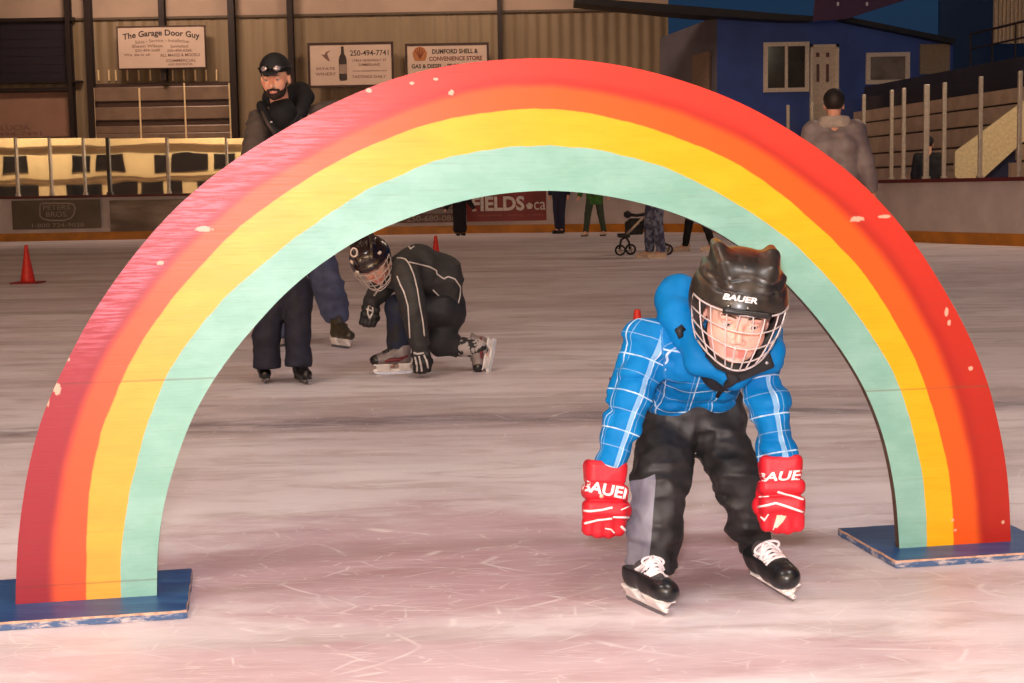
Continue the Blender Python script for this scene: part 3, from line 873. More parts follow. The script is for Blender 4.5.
NS = 220
curves = []
for cv in (O_, R_, Y_l, T_, I_):
    q = np.array([rain_pt(x, y) for x, y in cv]); q = smooth_path(q, NS, 14); q[0, 1] = q[-1, 1] = .0205
    curves.append(q)
rows = []; vv = []
SUBV = 4
for k in range(4):
    for j in range(SUBV):
        f_ = j / SUBV; rows.append(curves[k] * (1 - f_) + curves[k + 1] * f_); vv.append((k + f_) / 4)
rows.append(curves[4]); vv.append(1.0); rows = np.array(rows); NR = len(rows)
to3 = lambda q, off: np.stack([RA[0] + rd[0] * q[..., 0] + rn[0] * off, RA[1] + rd[1] * q[..., 0] + rn[1] * off, q[..., 1]], -1)
fr = to3(rows, 0.0).reshape(-1, 3); bk = to3(rows, -PT).reshape(-1, 3)
V = np.concatenate([fr, bk]); nF = NR * NS; faces = []; fm = []
for i in range(NR - 1):
    for j in range(NS - 1):
        a_, b_, c_, d_ = i * NS + j, i * NS + j + 1, (i + 1) * NS + j + 1, (i + 1) * NS + j
        faces.append([a_, d_, c_, b_]); fm.append(0); faces.append([a_ + nF, b_ + nF, c_ + nF, d_ + nF]); fm.append(1)
for j in range(NS - 1):
    a_, b_ = j, j + 1; faces.append([a_, b_, b_ + nF, a_ + nF]); fm.append(1)
    a_, b_ = (NR - 1) * NS + j, (NR - 1) * NS + j + 1; faces.append([b_, a_, a_ + nF, b_ + nF]); fm.append(1)
for i in range(NR - 1):
    for j in (0, NS - 1):
        a_, b_ = i * NS + j, (i + 1) * NS + j; faces.append([a_, b_, b_ + nF, a_ + nF]); fm.append(1)
t = NT('rainbow_paint')
at = t.attr('band'); sp_ = t.n('ShaderNodeSeparateXYZ'); t.l(at.outputs['Vector'], sp_.inputs[0])
v_, u_ = sp_.outputs[0], sp_.outputs[1]
co = t.coord('Object')
wob = t.math('MULTIPLY', t.math('SUBTRACT', t.noise(co, 9, 4, .6), .5), .035)
wob2 = t.math('MULTIPLY', t.math('SUBTRACT', t.noise(co, 4, 3, .5), .5), .07)
v1 = t.math('ADD', v_, wob); v2 = t.math('ADD', v_, wob2)
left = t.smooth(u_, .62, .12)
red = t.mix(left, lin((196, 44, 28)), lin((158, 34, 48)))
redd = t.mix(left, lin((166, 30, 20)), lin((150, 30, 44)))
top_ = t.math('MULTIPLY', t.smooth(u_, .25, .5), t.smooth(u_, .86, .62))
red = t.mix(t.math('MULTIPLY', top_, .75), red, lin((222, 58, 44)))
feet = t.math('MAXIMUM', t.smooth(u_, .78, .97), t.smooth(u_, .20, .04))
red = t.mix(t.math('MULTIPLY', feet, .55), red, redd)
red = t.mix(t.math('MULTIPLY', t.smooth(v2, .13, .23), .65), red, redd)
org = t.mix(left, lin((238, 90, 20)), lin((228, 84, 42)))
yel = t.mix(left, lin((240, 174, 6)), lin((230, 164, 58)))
yel = t.mix(t.smooth(t.noise(t.coord('Object', (1, 1, 3)), 6, 5, .6), .35, .75), yel, t.mix(left, lin((248, 184, 24)), lin((236, 176, 62))))
tea = t.mix(t.smooth(t.noise(t.coord('Object', (1, 1, 2)), 7, 4, .6), .35, .7), lin((132, 184, 168)), lin((148, 196, 182)))
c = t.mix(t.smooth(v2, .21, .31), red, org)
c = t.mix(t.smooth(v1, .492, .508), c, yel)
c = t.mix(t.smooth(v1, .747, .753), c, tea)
# dry-brush scuffs and red light haze painted into the crimson at the left shoulder
scr = t.noise(t.coord('Object', (4, 4, 60), (0, 0, 0)), 3, 5, .7)
msk = t.math('MULTIPLY', t.math('MULTIPLY', t.smooth(u_, .13, .2), t.smooth(u_, .42, .33)), t.smooth(v2, .25, .15))
c = t.mix(t.math('MULTIPLY', t.math('MULTIPLY', t.smooth(scr, .42, .60), msk), .5), c, lin((226, 132, 156)))
# plywood grain, sheet joint and chips
grain = t.noise(t.coord('Object', (3, 3, 90)), 2.5, 4, .6)
c = t.mix(t.math('MULTIPLY', t.smooth(grain, .52, .72), .12), c, lin((120, 70, 40)))
so = t.n('ShaderNodeSeparateXYZ'); t.l(co, so.inputs[0])
for zz, xl in ((.555, -.2), (.062, -.3)):
    ln = t.math('MULTIPLY', t.smooth(t.math('ABSOLUTE', t.math('SUBTRACT', t.math('ADD', so.outputs[2], t.math('MULTIPLY', wob, .05)), zz)), .0035, .0012), t.smooth(so.outputs[0], xl, xl - .02))
    c = t.mix(t.math('MULTIPLY', ln, .35), c, lin((96, 50, 40)))
zz = .452
ln = t.math('MULTIPLY', t.smooth(t.math('ABSOLUTE', t.math('SUBTRACT', so.outputs[2], zz)), .0035, .0012), t.smooth(so.outputs[0], 0.0, .02))
c = t.mix(t.math('MULTIPLY', ln, .4), c, lin((110, 80, 50)))
chips = None
for (x, y, w, h) in ((204, 229, 8, 2.6), (369, 90.5, 2.6, 2.2), (412, 83, 3, 1.8), (857, 219, 7, 3), (885, 216.5, 6, 2), (451, 92.5, 2.4, 2.6), (56, 388, 4, 6), (47, 401, 2, 5), (970.5, 368.5, 2.5, 2), (949, 323, 2, 3), (160, 263, 4, 2), (955, 530, 2.2, 2), (1003, 522, 2, 2), (68, 359, 2, 2), (436, 79, 2, 1.2), (953, 520, 2, 2), (946.5, 312, 2, 4)):
    p = to3(rain_pt(x, y), 0) - A(.08, 3.8, 0)
    dv = t.n('ShaderNodeVectorMath', operation='SUBTRACT'); t.l(co, dv.inputs[0]); dv.inputs[1].default_value = p
    ml = t.n('ShaderNodeVectorMath', operation='MULTIPLY'); t.l(dv.outputs[0], ml.inputs[0]); ml.inputs[1].default_value = (390 / w, 40, 390 / h)
    le = t.n('ShaderNodeVectorMath', operation='LENGTH'); t.l(ml.outputs[0], le.inputs[0])
    e = t.smooth(t.math('ADD', le.outputs['Value'], t.math('MULTIPLY', t.math('SUBTRACT', t.noise(co, 70, 3, .7), .5), 2.2)), 1.2, .75)
    chips = e if chips is None else t.math('MAXIMUM', chips, e)
c = t.mix(t.math('MULTIPLY', chips, .7), c, lin((226, 196, 170)))
tiny = t.smooth(t.noise(co, 34, 2, .5), .83, .86)
c = t.mix(t.math('MULTIPLY', tiny, .6), c, lin((242, 214, 180)))
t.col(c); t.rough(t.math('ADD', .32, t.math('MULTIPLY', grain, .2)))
t.bump(t.math('ADD', t.math('MULTIPLY', grain, .7), t.math('MULTIPLY', scr, .3)), .12, .004)
m_rain = t.mat
m_ply = M('plywood_edge', (92, 66, 50), .7, var=.3, vs=40)
rb_loc = A(.08, 3.8, 0)
rainbow = empty('rainbow_arch', rb_loc, 'painted plywood rainbow arch standing on two blue base boards on the ice', 'arch')
o = build('arch_panel', V, faces, [m_rain, m_ply], rainbow)
o.data.polygons.foreach_set('material_index', fm)
uv = np.zeros((len(V), 3)); vg = np.repeat(np.array(vv), NS); ug = np.tile(np.linspace(0, 1, NS), NR)
uv[:, 0] = np.r_[vg, vg]; uv[:, 1] = np.r_[ug, ug]
a = o.data.attributes.new('band', 'FLOAT_VECTOR', 'POINT'); a.data.foreach_set('vector', uv.astype(np.float32).ravel())
# base boards
t = NT('base_blue'); co = t.coord('Object')
c = t.mix(t.smooth(t.noise(t.coord('Object', (2, 9, 2)), 3.0, 5, .6), .3, .75), lin((20, 66, 122)), lin((46, 96, 146)))
c = t.mix(t.math('MULTIPLY', t.smooth(t.noise(t.coord('Object', (1, 5, 1)), 9, 5, .7), .66, .74), .5), c, lin((160, 170, 190)))
t.col(c); t.rough(.42); m_bb = t.mat
t = NT('base_edge'); 
c = t.mix(t.smooth(t.noise(t.coord('Object', (1, 1, 3)), 20, 6, .7), .48, .64), lin((72, 98, 138)), lin((196, 184, 184)))
t.col(c); t.rough(.6); m_be = t.mat
m_rim = M('base_rim', (200, 158, 132), .7, var=.3, vs=50)
uI0 = curves[4][0, 0]; uI1 = curves[4][-1, 0]; uO1 = curves[0][-1, 0]
for k, (cf, cb) in enumerate(((G(191, 610, .021), G(187, 568.5, .021)), (G(895.5, 561, .021), G(838.5, 528, .021)))):
    (ua, f0), (ub, f1) = [((c_[:2] - RA) @ rd, (c_[:2] - RA) @ rn) for c_ in (cf, cb)]
    ue = (ua * -f1 + ub * f0) / (f0 - f1)
    u0, u1 = (-.11, ue) if k == 0 else (ue, uO1 + .10)
    P4 = [to3(A(u, 0), off) for u, off in ((u0, f0), (u1, f0), (u1, f1), (u0, f1))]
    bm_ = MB(); Z = .021
    n2 = 14
    vtx = []
    # outline with slightly knocked corners
    out = []
    for i in range(4):
        a_, b_ = P4[i], P4[(i + 1) % 4]
        for s_ in np.linspace(.012, .988, n2): 
            w_ = A(rng.normal(0, .0012), rng.normal(0, .0012), 0); out.append(a_ + (b_ - a_) * s_ + w_)
    n_ = len(out); lo = [q + A(0, 0, .001) for q in out]; mid = [q + A(0, 0, Z - .005 + rng.normal(0, .0008)) for q in out]
    cen = sum(out) / n_; hi = [q * .994 + cen * .006 + A(0, 0, Z) for q in out]
    faces_ = [list(range(n_))[::-1]] + [[i, (i + 1) % n_, (i + 1) % n_ + n_, i + n_] for i in range(n_)] + [[i + n_, (i + 1) % n_ + n_, (i + 1) % n_ + 2 * n_, i + 2 * n_] for i in range(n_)] + [[i + 2 * n_ for i in range(n_)]]
    o = build('base_board', lo + mid + hi, faces_, [m_bb, m_be, m_rim], rainbow, label='blue base board with chipped edges')
    o.data.polygons.foreach_set('material_index', [1] + [1] * n_ + [2] * n_ + [0])
    # wooden brace behind the foot of the arch
    um = .16 if k == 0 else uO1 - .16
    b0 = to3(A(um, 0), -PT); mb = MB(); d3 = A(rd[0], rd[1], 0); n3 = A(rn[0], rn[1], 0)
    mb.prism([b0 + d3 * -.02 + A(0, 0, Z), b0 + d3 * -.02 - n3 * .2 + A(0, 0, Z), b0 + d3 * -.02 + A(0, 0, Z + .26)], d3 * .04)
    mb.build('brace', m_ply, rainbow, label='plywood brace behind the foot')

# ================================================================== PEOPLE
def skin_mat(name, c):
    if name in _mats: return _mats[name]
    t = NT(name); co = t.coord()
    base = t.mix(t.smooth(t.noise(co, 26, 4), .35, .7), lin(c), lin((min(255, c[0] * 1.04), c[1] * .93, c[2] * .9)))
    lips = t.attr('lip'); base = t.mix(lips.outputs['Fac'], base, lin((220, 134, 126)))
    ck = t.attr('cheek'); base = t.mix(t.math('MULTIPLY', ck.outputs['Fac'], .4), base, lin((226, 136, 124)))
    t.col(base); t.rough(.5); t.b.inputs['Subsurface Weight'].default_value = .08
    t.b.inputs['Subsurface Radius'].default_value = (.01, .004, .002)
    _mats[name] = t.mat; return t.mat


m_skin_child = skin_mat('skin_child', (240, 190, 172))
m_skin = skin_mat('skin_adult', (244, 184, 152))


class Head:
    """head in its own frame: x right, y forward, z up, origin between the eyes' level and skull centre"""
    def __init__(s, o, fwd, up, sc=1.0, child=False):
        s.f = frame_from(fwd, up, o); s.s = sc; s.child = child

    def w(s, *q): return s.f.out(A(*q) * s.s)

    def sdf(s, p):
        q = s.f.to(p) / s.s; e = q.copy(); e[:, 0] = np.abs(e[:, 0])
        ch = s.child
        d = ell(e, (0, -.015, .038), (.080, .098, .084))
        d = smin(d, ell(e, (0, .028, -.03), (.066 if ch else .062, .064, .076)), .03)
        d = smin(d, ell(e, (0, .040, -.082), (.047 if ch else .048, .046, .030)), .03)
        d = smin(d, sph(e, (0, .078, -.098), .014), .022)
        d = smin(d, sph(e, (.036, .056, -.036), .032 if ch else .028), .02)
        d = smin(d, cap(e, (.012, .088, .018), (.044, .076, .018), .009), .014)
        d = smax(d, -sph(e, (.032, .104, .0), .0165), .012)
        d = smin(d, cap(e, (0, .090, .004), (0, .105 if ch else .114, -.031 if ch else -.036), .007, .0095 if ch else .011), .010)
        d = smin(d, sph(e, (.011, .098, -.040), .0075), .006)
        d = smin(d, cap(e, (0, .0915, -.0655), (.021, .083, -.0665), .0062, .004), .005)
        d = smin(d, cap(e, (0, .0905, -.0755), (.019, .083, -.0745), .0070, .004), .005)
        d = smax(d, -cap(e, (0, .101, -.0705), (.022, .092, -.0700), .0022), .003)
        d = smin(d, ell(e, (.081, -.008, -.012), (.010, .020, .032)), .008)
        d = smin(d, cap(e, (0, -.02, -.06), (0, -.045, -.11) if ch else (0, -.04, -.17), .046 if ch else .056), .02)
        return d * s.s

    def lip(s, v):
        q = s.f.to(v) / s.s
        d = np.minimum(cap(q, (-.019, .088, -.0665), (.019, .088, -.0665), .0058), cap(q, (-.017, .088, -.0755), (.017, .088, -.0755), .0066))
        return np.clip(1 - np.maximum(d, 0) / .004, 0, 1) * (q[:, 1] > .05)

    def cheek(s, v):
        q = s.f.to(v) / s.s; q[:, 0] = np.abs(q[:, 0])
        return np.clip(1.2 - np.linalg.norm(q - A(.042, .075, -.042), axis=1) / .032, 0, 1)

    def eyes(s, parent, look=(0, 0), iris=(84, 60, 44)):
        er = .0128 if s.child else .0118; eo = er - .0118
        for sx in (-1, 1):
            c = A(sx * .032, .0775, .0005); g = nrm(A(look[0], 1, look[1])); mb = MB()
            pr = []
            ux = nrm(np.cross(g, A(0, 0, 1))); uz = np.cross(ux, g)
            W = lambda q: s.w(*q)
            ang = np.linspace(-math.pi / 2, math.pi / 2, 13)
            v = []; n = 16
            prof = [(er * math.cos(a), er * math.sin(a)) for a in ang]
            mb.lathe([(max(r, 1e-4), z) for r, z in prof], c, n, ux, uz, g)
            mb.v = [W(q).tolist() for q in mb.v]
            eye = mb.build('eye', M('eye_white', (214, 202, 196), .3), parent, True)
            for nm, r, off, mm in (('iris', .0070 + eo, .0097 + eo * .6, M('iris', iris, .2)), ('pupil', .0036, .0114 + eo, M('pupil', (12, 10, 10), .1))):
                mb = MB(); mb.lathe([(r, off), (r * .9, off + .0006), (r * .5, off + .0013), (1e-4, off + .0016)], c, 12, ux, uz, g)
                mb.v = [W(q).tolist() for q in mb.v]; mb.build(nm, mm, eye, True)
            # lids: a thin upper fold
            mb = MB(); pts = [W(c + A(.0142 * math.sin(a), .0128 * math.cos(a) * .9 + .0018,   .0052 + .0026 * math.cos(a * 1.2))) for a in np.linspace(-1.15, 1.15, 9)]
            mb.tube(pts, .0036 * s.s, 6); mb.build('eyelid', m_skin_child if s.child else m_skin, eye, True)

    def brows(s, parent, mat):
        for sx in (-1, 1):
            pts = [A(sx * (.014 + .036 * k), .0, .021 + .004 * math.sin(k * 2.6) - .003 * k) for k in np.linspace(0, 1, 7)]
            o = np.array([s.w(q[0], .16, q[2]) for q in pts]); d = np.array([s.f.R[1] * -1] * len(pts))
            pp, _ = march(o, d, s.sdf, .3)
            mb = MB(); mb.tube(list(pp), [r * s.s for r in (.0016, .0024, .0026, .0026, .0022, .0018, .001)], 6); mb.build('eyebrow', mat, parent, True)


def limb_mesh(name, fn, pts, pad, h, mat, parent, label=None, attrs=None):
    lo, hi = bounds(pts, pad); return sdf_obj(name, fn, lo, hi, h, mat, parent, label, attrs)


# ------------------------------------------------------------------ skates
def skate(parent, toe, heel, up, s=1.0, boot=(26, 26, 28), capc=(24, 24, 26), lace=(238, 226, 230), style='hockey', name='skate', cuff=.2, h=.0028, accent=None, lace_r=.0033, drop=.020):
    """toe, heel: ends of the blade line; up: leg direction; s: size (1 = small child)"""
    toe, heel = np.asarray(toe, float), np.asarray(heel, float)
    o = (toe + heel) / 2; F_ = frame_from(toe - heel, up, o)
    # local: x across, y forward, z up
    W = lambda q: F_.out(A(*q) * s)
    F0 = F_; DR = drop
    FB = Frame(F_.o - F_.R[2] * DR * s, *F_.R)          # the boot sits lower on a shallow holder

    def bsdf(p):
        q = FB.to(p) / s
        d = cap(q, (0, -.068, .098), (0, -.055, .135), .034, .034)
        d = smin(d, chain(q, [A(0, -.055, .13), A(0, -.066, .17), A(0, -.070, cuff)], [.034, .036, .039], .02), .02)
        d = smin(d, chain(q, [A(0, -.05, .10), A(0, .02, .092), A(0, .078, .088)], [.035, .034, .034], .02), .03)
        d = smin(d, chain(q, [A(0, -.04, .15), A(0, .0, .128), A(0, .05, .104)], [.031, .031, .029], .02), .03)
        d = smin(d, ell(q, (0, .085, .089), (.037, .044, .032)), .015)
        d = smax(d, .064 - q[:, 2], .006)
        d = smax(d, q[:, 2] - cuff, .006)
        return d * s
    lo, hi = bounds([W((x, y, z)) for x in (-.06, .06) for y in (-.12, .14) for z in (.02, cuff + .02)], .01)
    bt = sdf_obj(name, bsdf, lo, hi, h, M(f'boot_{boot[0]}_{boot[1]}_{boot[2]}', boot, .42, coat=.1), parent)

    def csdf(p):
        q = FB.to(p) / s
        d = ell(q, (0, .088, .089), (.0395, .0455, .0345)); d = smax(d, .0605 - q[:, 2], .004); d = smax(d, .058 - q[:, 1], .004)
        return d * s
    sdf_obj('toe_cap', csdf, *bounds([W((x, y, z)) for x in (-.05, .05) for y in (.04, .145) for z in (.02, .135)], .006), h, M(f'cap_{capc[0]}_{capc[1]}', capc, .34, coat=.2), bt, 'glossy toe cap')
    if style == 'hockey':
        def hsdf(p):
            q = F_.to(p) / s; zc = .0645 / (.0645 - DR); q[:, 2] = q[:, 2] * zc; e = q.copy(); e[:, 0] = np.abs(e[:, 0])
            d = rbox(e, (0, .005, .026), (.0065, .110, .010), .005)
            fl = .012 + np.clip((q[:, 2] - .03) * .55, 0, .02)
            for yc, hy in ((-.062, .032), (.058, .040)):
                b = rbox(e * A(1, 1, 1) / np.stack([fl / .012, np.ones(len(q)), np.ones(len(q))], 1), (0, yc, .048), (.013, hy, .019), .006)
                d = smin(d, b, .010)
            d = smin(d, rbox(e, (0, .06, .0625), (.028, .055, .005), .004), .004)
            d = smin(d, rbox(e, (0, -.065, .0635), (.026, .040, .005), .004), .004)
            return d * s / zc
        ho = sdf_obj('blade_holder', hsdf, *bounds([W((x, y, z)) for x in (-.04, .04) for y in (-.125, .125) for z in (0, .08)], .004), h, M('holder_white', (232, 224, 220), .35), bt, 'white blade holder')
        prof = [(-.108, .020), (-.106, .007), (-.096, .0015), (-.03, 0), (.06, 0), (.096, .002), (.110, .010), (.117, .020)]
        mb = MB(); mb.prism([W((-.0018, y, z)) for y, z in prof], W((.0018, 0, 0)) - W((-.0018, 0, 0))); mb.build('blade', M('blade_steel', (150, 148, 152), .4, .8), bt, label='steel blade')
    else:
        mb = MB(); prof = [(-.105, .016), (-.100, .004), (-.08, 0), (.07, 0), (.100, .004), (.116, .016), (.118, .026), (-.105, .022)]
        mb.prism([W((-.002, y, z)) for y, z in prof], W((.002, 0, 0)) - W((-.002, 0, 0)))
        for yc in (-.06, .055):
            mb.obox(W((0, yc, .04 - DR * .6)), F_.R[0], F_.R[1], F_.R[2], .010 * s, .018 * s, .024 * s, .004 * s)
        mb.build('blade', M('figure_blade', (120, 112, 112), .3, .8), bt, label='steel blade')
        mb = MB(); mb.obox(FB.out(A(0, -.066, .058) * s), F_.R[0], F_.R[1], F_.R[2], .028 * s, .034 * s, .014 * s, .006 * s); mb.obox(FB.out(A(0, .055, .064) * s), F_.R[0], F_.R[1], F_.R[2], .030 * s, .062 * s, .005 * s, .003 * s)
        mb.build('sole', M('sole_black', (16, 14, 14), .4), bt)
    # tongue and laces
    WB = lambda q: FB.out(A(*q) * s)
    ts = lambda p: (lambda q: np.maximum(cap(q, (0, -.028, cuff + .01), (0, .03, .126), .026, .02), 0 - 1) * s)(FB.to(p) / s)
    if style == 'hockey':
        def tsd(p):
            q = FB.to(p) / s; d = chain(q, [A(0, -.040, cuff + .004), A(0, -.030, min(.165, cuff - .01)), A(0, .012, .134), A(0, .05, .115)], [.024, .023, .021, .017], .015)
            return d * s
        sdf_obj('tongue', tsd, *bounds([WB((x, y, z)) for x in (-.03, .03) for y in (-.07, .08) for z in (.05, cuff + .05)], .006), h * 1.2, M('tongue_felt', (70, 64, 66), .8), bt)
    path = [(.058, .118), (.044, .122), (.029, .128), (.013, .136), (-.002, .146), (-.014, .160), (-.022, .176)]
    allsd = (lambda p: np.minimum(bsdf(p), tsd(p))) if style == 'hockey' else bsdf
    lines = []
    for k, (y, z) in enumerate(path):
        for sgn in (-1, 1):
            if k < len(path) - 1:
                y2, z2 = path[k + 1]
                lines.append([A(sgn * (-.030 + .060 * f_), y * (1 - f_) + y2 * f_, 0) for f_ in np.linspace(0, 1, 9)])
    mb = MB()
    nrm_dir = F_.R[2] * .8 + F_.R[1] * .6
    for L_ in lines:
        o_ = np.array([FB.out(A(q[0], q[1], .13) * s) + nrm_dir * .12 * s for q in L_])
        pp, tt = march(o_, np.array([-nrm_dir] * len(o_)), allsd, .3 * s)
        mb.tube(list(pp + nrm_dir * lace_r * .4), lace_r * s, 6)
    # bow
    o_ = A(0, -.012, .156)
    for sgn in (-1, 1):
        mb.tube([WB(o_ + A(sgn * .036 * math.sin(a) * 1.0, .016 + .012 * math.sin(a * .5), .010 + -.016 * (1 - math.cos(a)) * .8)) for a in np.linspace(0, math.pi * .95, 9)], lace_r * s, 6)
        mb.tube([WB(o_ + A(sgn * .03 * f_, .02 + .02 * f_, .012 - .035 * f_ * f_)) for f_ in np.linspace(0, 1, 6)], lace_r * s, 6)
    mb.build('laces', M(f'lace_{lace[0]}', lace, .8), bt, True, 'laces')
    if accent:
        for sgn in (-1, 1):
            pts = [A(sgn, y, z) for y, z in ((-.08, .11), (-.03, .09), (.02, .088), (.05, .08))]
            o_ = np.array([FB.out(A(sgn * .12, q[1], q[2]) * s) for q in pts]); pp, _ = march(o_, np.array([F_.R[0] * -sgn] * len(pts)), bsdf, .3)
            mb = MB(); mb.tube(list(pp), [.008 * s, .012 * s, .012 * s, .006 * s], 6); mb.build('side_panel', M(f'accent_{accent[0]}', accent, .5), bt, True, 'coloured side panel')
    return bt


# ------------------------------------------------------------------ hockey glove
def glove(parent, wrist, down, front, s, mat, mats_stripe, side, h=.003, spread=0.0, name='glove'):
    """down: along the hand; front: the back of the hand; side: +1 thumb at local +x"""
    y = nrm(down); z = nrm(np.asarray(front) - y * (np.asarray(front) @ y)); x = np.cross(y, z)
    F_ = Frame(wrist, x, y, z)

    def sd(p):
        q = F_.to(p) / s
        g = q.copy()
        fl = 1 + np.clip((.03 - q[:, 1]) * 2.2, -.05, .16)
        gx = q / np.stack([fl, np.ones(len(q)), fl], 1)
        d = rbox(gx, (0, .012, 0), (.049, .036, .040), .020)           # cuff
        d = smax(d, -rbox(q, (0, -.045, 0), (.040, .035, .030), .015), .006)
        d = smin(d, rbox(q, (0, .055, .006), (.056, .022, .036), .018), .012)   # wrist roll with the lettering
        d = smin(d, rbox(q, (0, .098, .010), (.055, .026, .034), .020), .010)   # back of the hand
        for k in range(4):                                                    # four fingers, rolled in
            xo = -.0375 + .025 * k; L_ = (.030, .036, .037, .031)[k if side < 0 else 3 - k]
            a = A(xo, .118, .014); b = A(xo * 1.0, .118 + L_, .006); c = A(xo * .96, .118 + L_ * 1.05, -.022); e = A(xo * .94, .112, -.040)
            f_ = np.minimum(np.minimum(cap(q, a, b, .0165, .0160), cap(q, b, c, .0160, .015)), cap(q, c, e, .0145, .013))
            d = smin(d, f_, .008)
        th = chain(q, [A(side * .040, .070, -.010), A(side * .050, .102, -.012), A(side * .042, .132, -.008)], [.020, .019, .0155], .01)
        d = smin(d, th, .006)
        # seams between the rolls
        for yy in (.036, .078):
            d = d + .0035 * np.exp(-((q[:, 1] - yy) / .004) ** 2) 
        d = d + .002 * np.exp(-((q[:, 1] - .116 - .15 * np.abs(q[:, 0])) / .004) ** 2)
        d = d + folds(q, .0022, (18, 26, 18))
        return d * s
    W = lambda q: F_.out(A(*q) * s)
    o = sdf_obj(name, sd, *bounds([W((a, b, c)) for a in (-.085, .085) for b in (-.04, .19) for c in (-.08, .07)], .004), h, mat, parent)

    def stripe(pts, r, nm='piping', lab='white piping'):
        pts = resample(np.array(pts, float), 14)
        o_ = np.array([F_.out(A(q[0], q[1], .12) * s) for q in pts]); pp, tt = march(o_, np.array([-F_.R[2]] * len(pts)), sd, .25 * s)
        ok = tt < .2 * s; pp = pp[ok]
        if len(pp) > 2:
            mb = MB(); mb.tube(list(pp + F_.R[2] * r * .1), r, 6); mb.build(nm, mats_stripe, o, True, lab)
    return o, sd, F_, stripe

# ------------------------------------------------------------------ the child in front
kid = empty('person', (.48, 3.68, 0), 'child in bright blue plaid jacket, red gloves and caged black helmet, bending forward', 'person')
KH = Head(P(736, 312.5, 3.50) , A(-.03, -math.cos(math.radians(17)), -math.sin(math.radians(17))),
          math.cos(math.radians(8)) * A(0, -math.sin(math.radians(17)), math.cos(math.radians(17))) + math.sin(math.radians(8)) * A(1, 0, 0), .95, True)
kLs, kLe, kLw = P(651, 343, 3.68), P(631, 398, 3.64), P(611, 461, 3.60)
kRs, kRe, kRw = P(757, 360, 3.64), P(768, 408, 3.60), P(777, 456, 3.57)
kH0, kC0, kU0 = P(690, 402, 3.83), P(704, 356, 3.70), P(712, 330, 3.66)
kN = P(722, 338, 3.62)
kLh, kLk, kLa = P(669, 425, 3.84), P(660, 478, 3.70), P(651, 566, 3.67)
kRh, kRk, kRa = P(717, 428, 3.84), P(737, 480, 3.72), P(756, 547, 3.77)
X_ = A(1, 0, 0)


def kid_body(p):
    d = KH.sdf(p)
    d = smin(d, chain(p, [KH.w(0, -.06, -.13), kU0 + A(0, .05, 0), kC0 + A(0, .04, 0), kH0, (kLh + kRh) / 2], [.042, .035, .04, .045, .06], .03), .02)
    for s_, e_, w_ in ((kLs, kLe, kLw), (kRs, kRe, kRw)):
        hd = w_ + (w_ - e_) * .45
        d = smin(d, chain(p, [kU0 + A(0, .05, 0), s_ + A(0, .02, 0), e_, w_, hd], [.04, .032, .028, .022, .026], .02), .02)
        dn = nrm(w_ - e_)
        for k in range(4): d = smin(d, cap(p, hd + X_ * (-.021 + .014 * k), hd + X_ * (-.023 + .0155 * k) + dn * (.035 + .004 * (k in (1, 2))), .0065, .0055), .004)
        d = smin(d, cap(p, hd - dn * .02, hd + A(0, -.03, 0) + dn * .01, .008, .0065), .006)
    for h_, k_, a_, t_ in ((kLh, kLk, kLa, P(655, 592, 3.60)), (kRh, kRk, kRa, P(780, 576, 3.68))):
        d = smin(d, chain(p, [h_, k_, a_, t_], [.05, .038, .026, .018], .02), .02)
    return d


sdf_obj('body', kid_body, A(.12, 3.33, .05), A(.78, 4.0, .95), .0034, m_skin_child, kid, None, {'lip': KH.lip, 'cheek': KH.cheek})
KH.eyes(kid, (-.25, -.05), (70, 52, 42))
m_hair = M('hair_brown', (92, 66, 46), .6)
KH.brows(kid, m_hair)

# jacket: torso, two sleeves
JL = [(kH0, kC0, kU0), (kLs, kLe, kLw), (kRs, kRe, kRw)]


def kid_jacket(p):
    d = None
    for sx in (-1, 1):
        e = chain(p, [kH0 + X_ * .044 * sx + A(0, .0, -.012), kC0 + X_ * .046 * sx, kU0 + X_ * .05 * sx + A(0, .02, .0)], [.076, .080, .066], .03)
        d = e if d is None else smin(d, e, .03)
    d = smin(d, cap(p, kH0 + A(0, .07, .05), kU0 + A(0, .09, .0), .075, .07), .05)      # rounded back
    dl = chain(p, [kU0 + A(-.05, .02, 0), kLs, kLe, kLw], [.06, .064, .059, .047], .02)
    dr = chain(p, [kU0 + A(.05, .02, -.02), kRs, kRe, kRw], [.055, .057, .051, .0475], .02)
    d = smin(d, smin(dl, dr, .001), .018)
    # hem band and cuffs pulled in
    z0 = kH0[2]
    d = d + .006 * np.exp(-((p[:, 2] - (z0 + .012)) / .007) ** 2)
    d = d + .008 * np.exp(-((np.linalg.norm(p - kLw, axis=1) - .0) / .03) ** 2) * .6
    d = smax(d, (z0 - .036 + .25 * np.abs(p[:, 0] - .44) ** 2 * 4) - p[:, 2] - np.where((p[:, 0] < .345) | (p[:, 0] > .575), 9, 0), .01)
    for s_, e_, w_ in JL[1:]:
        ax = nrm(w_ - e_); d = smax(d, np.where(np.linalg.norm(p - w_, axis=1) < .13, (p - w_) @ ax - np.where(p[:, 0] > .5, .008, .022), -1), .008)
    return d + folds(p, -.020, (8, 8, 17)) + folds(p + 5, -.017, (13, 13, 27)) + folds(p + 2, -.006, (26, 26, 44)) - .003


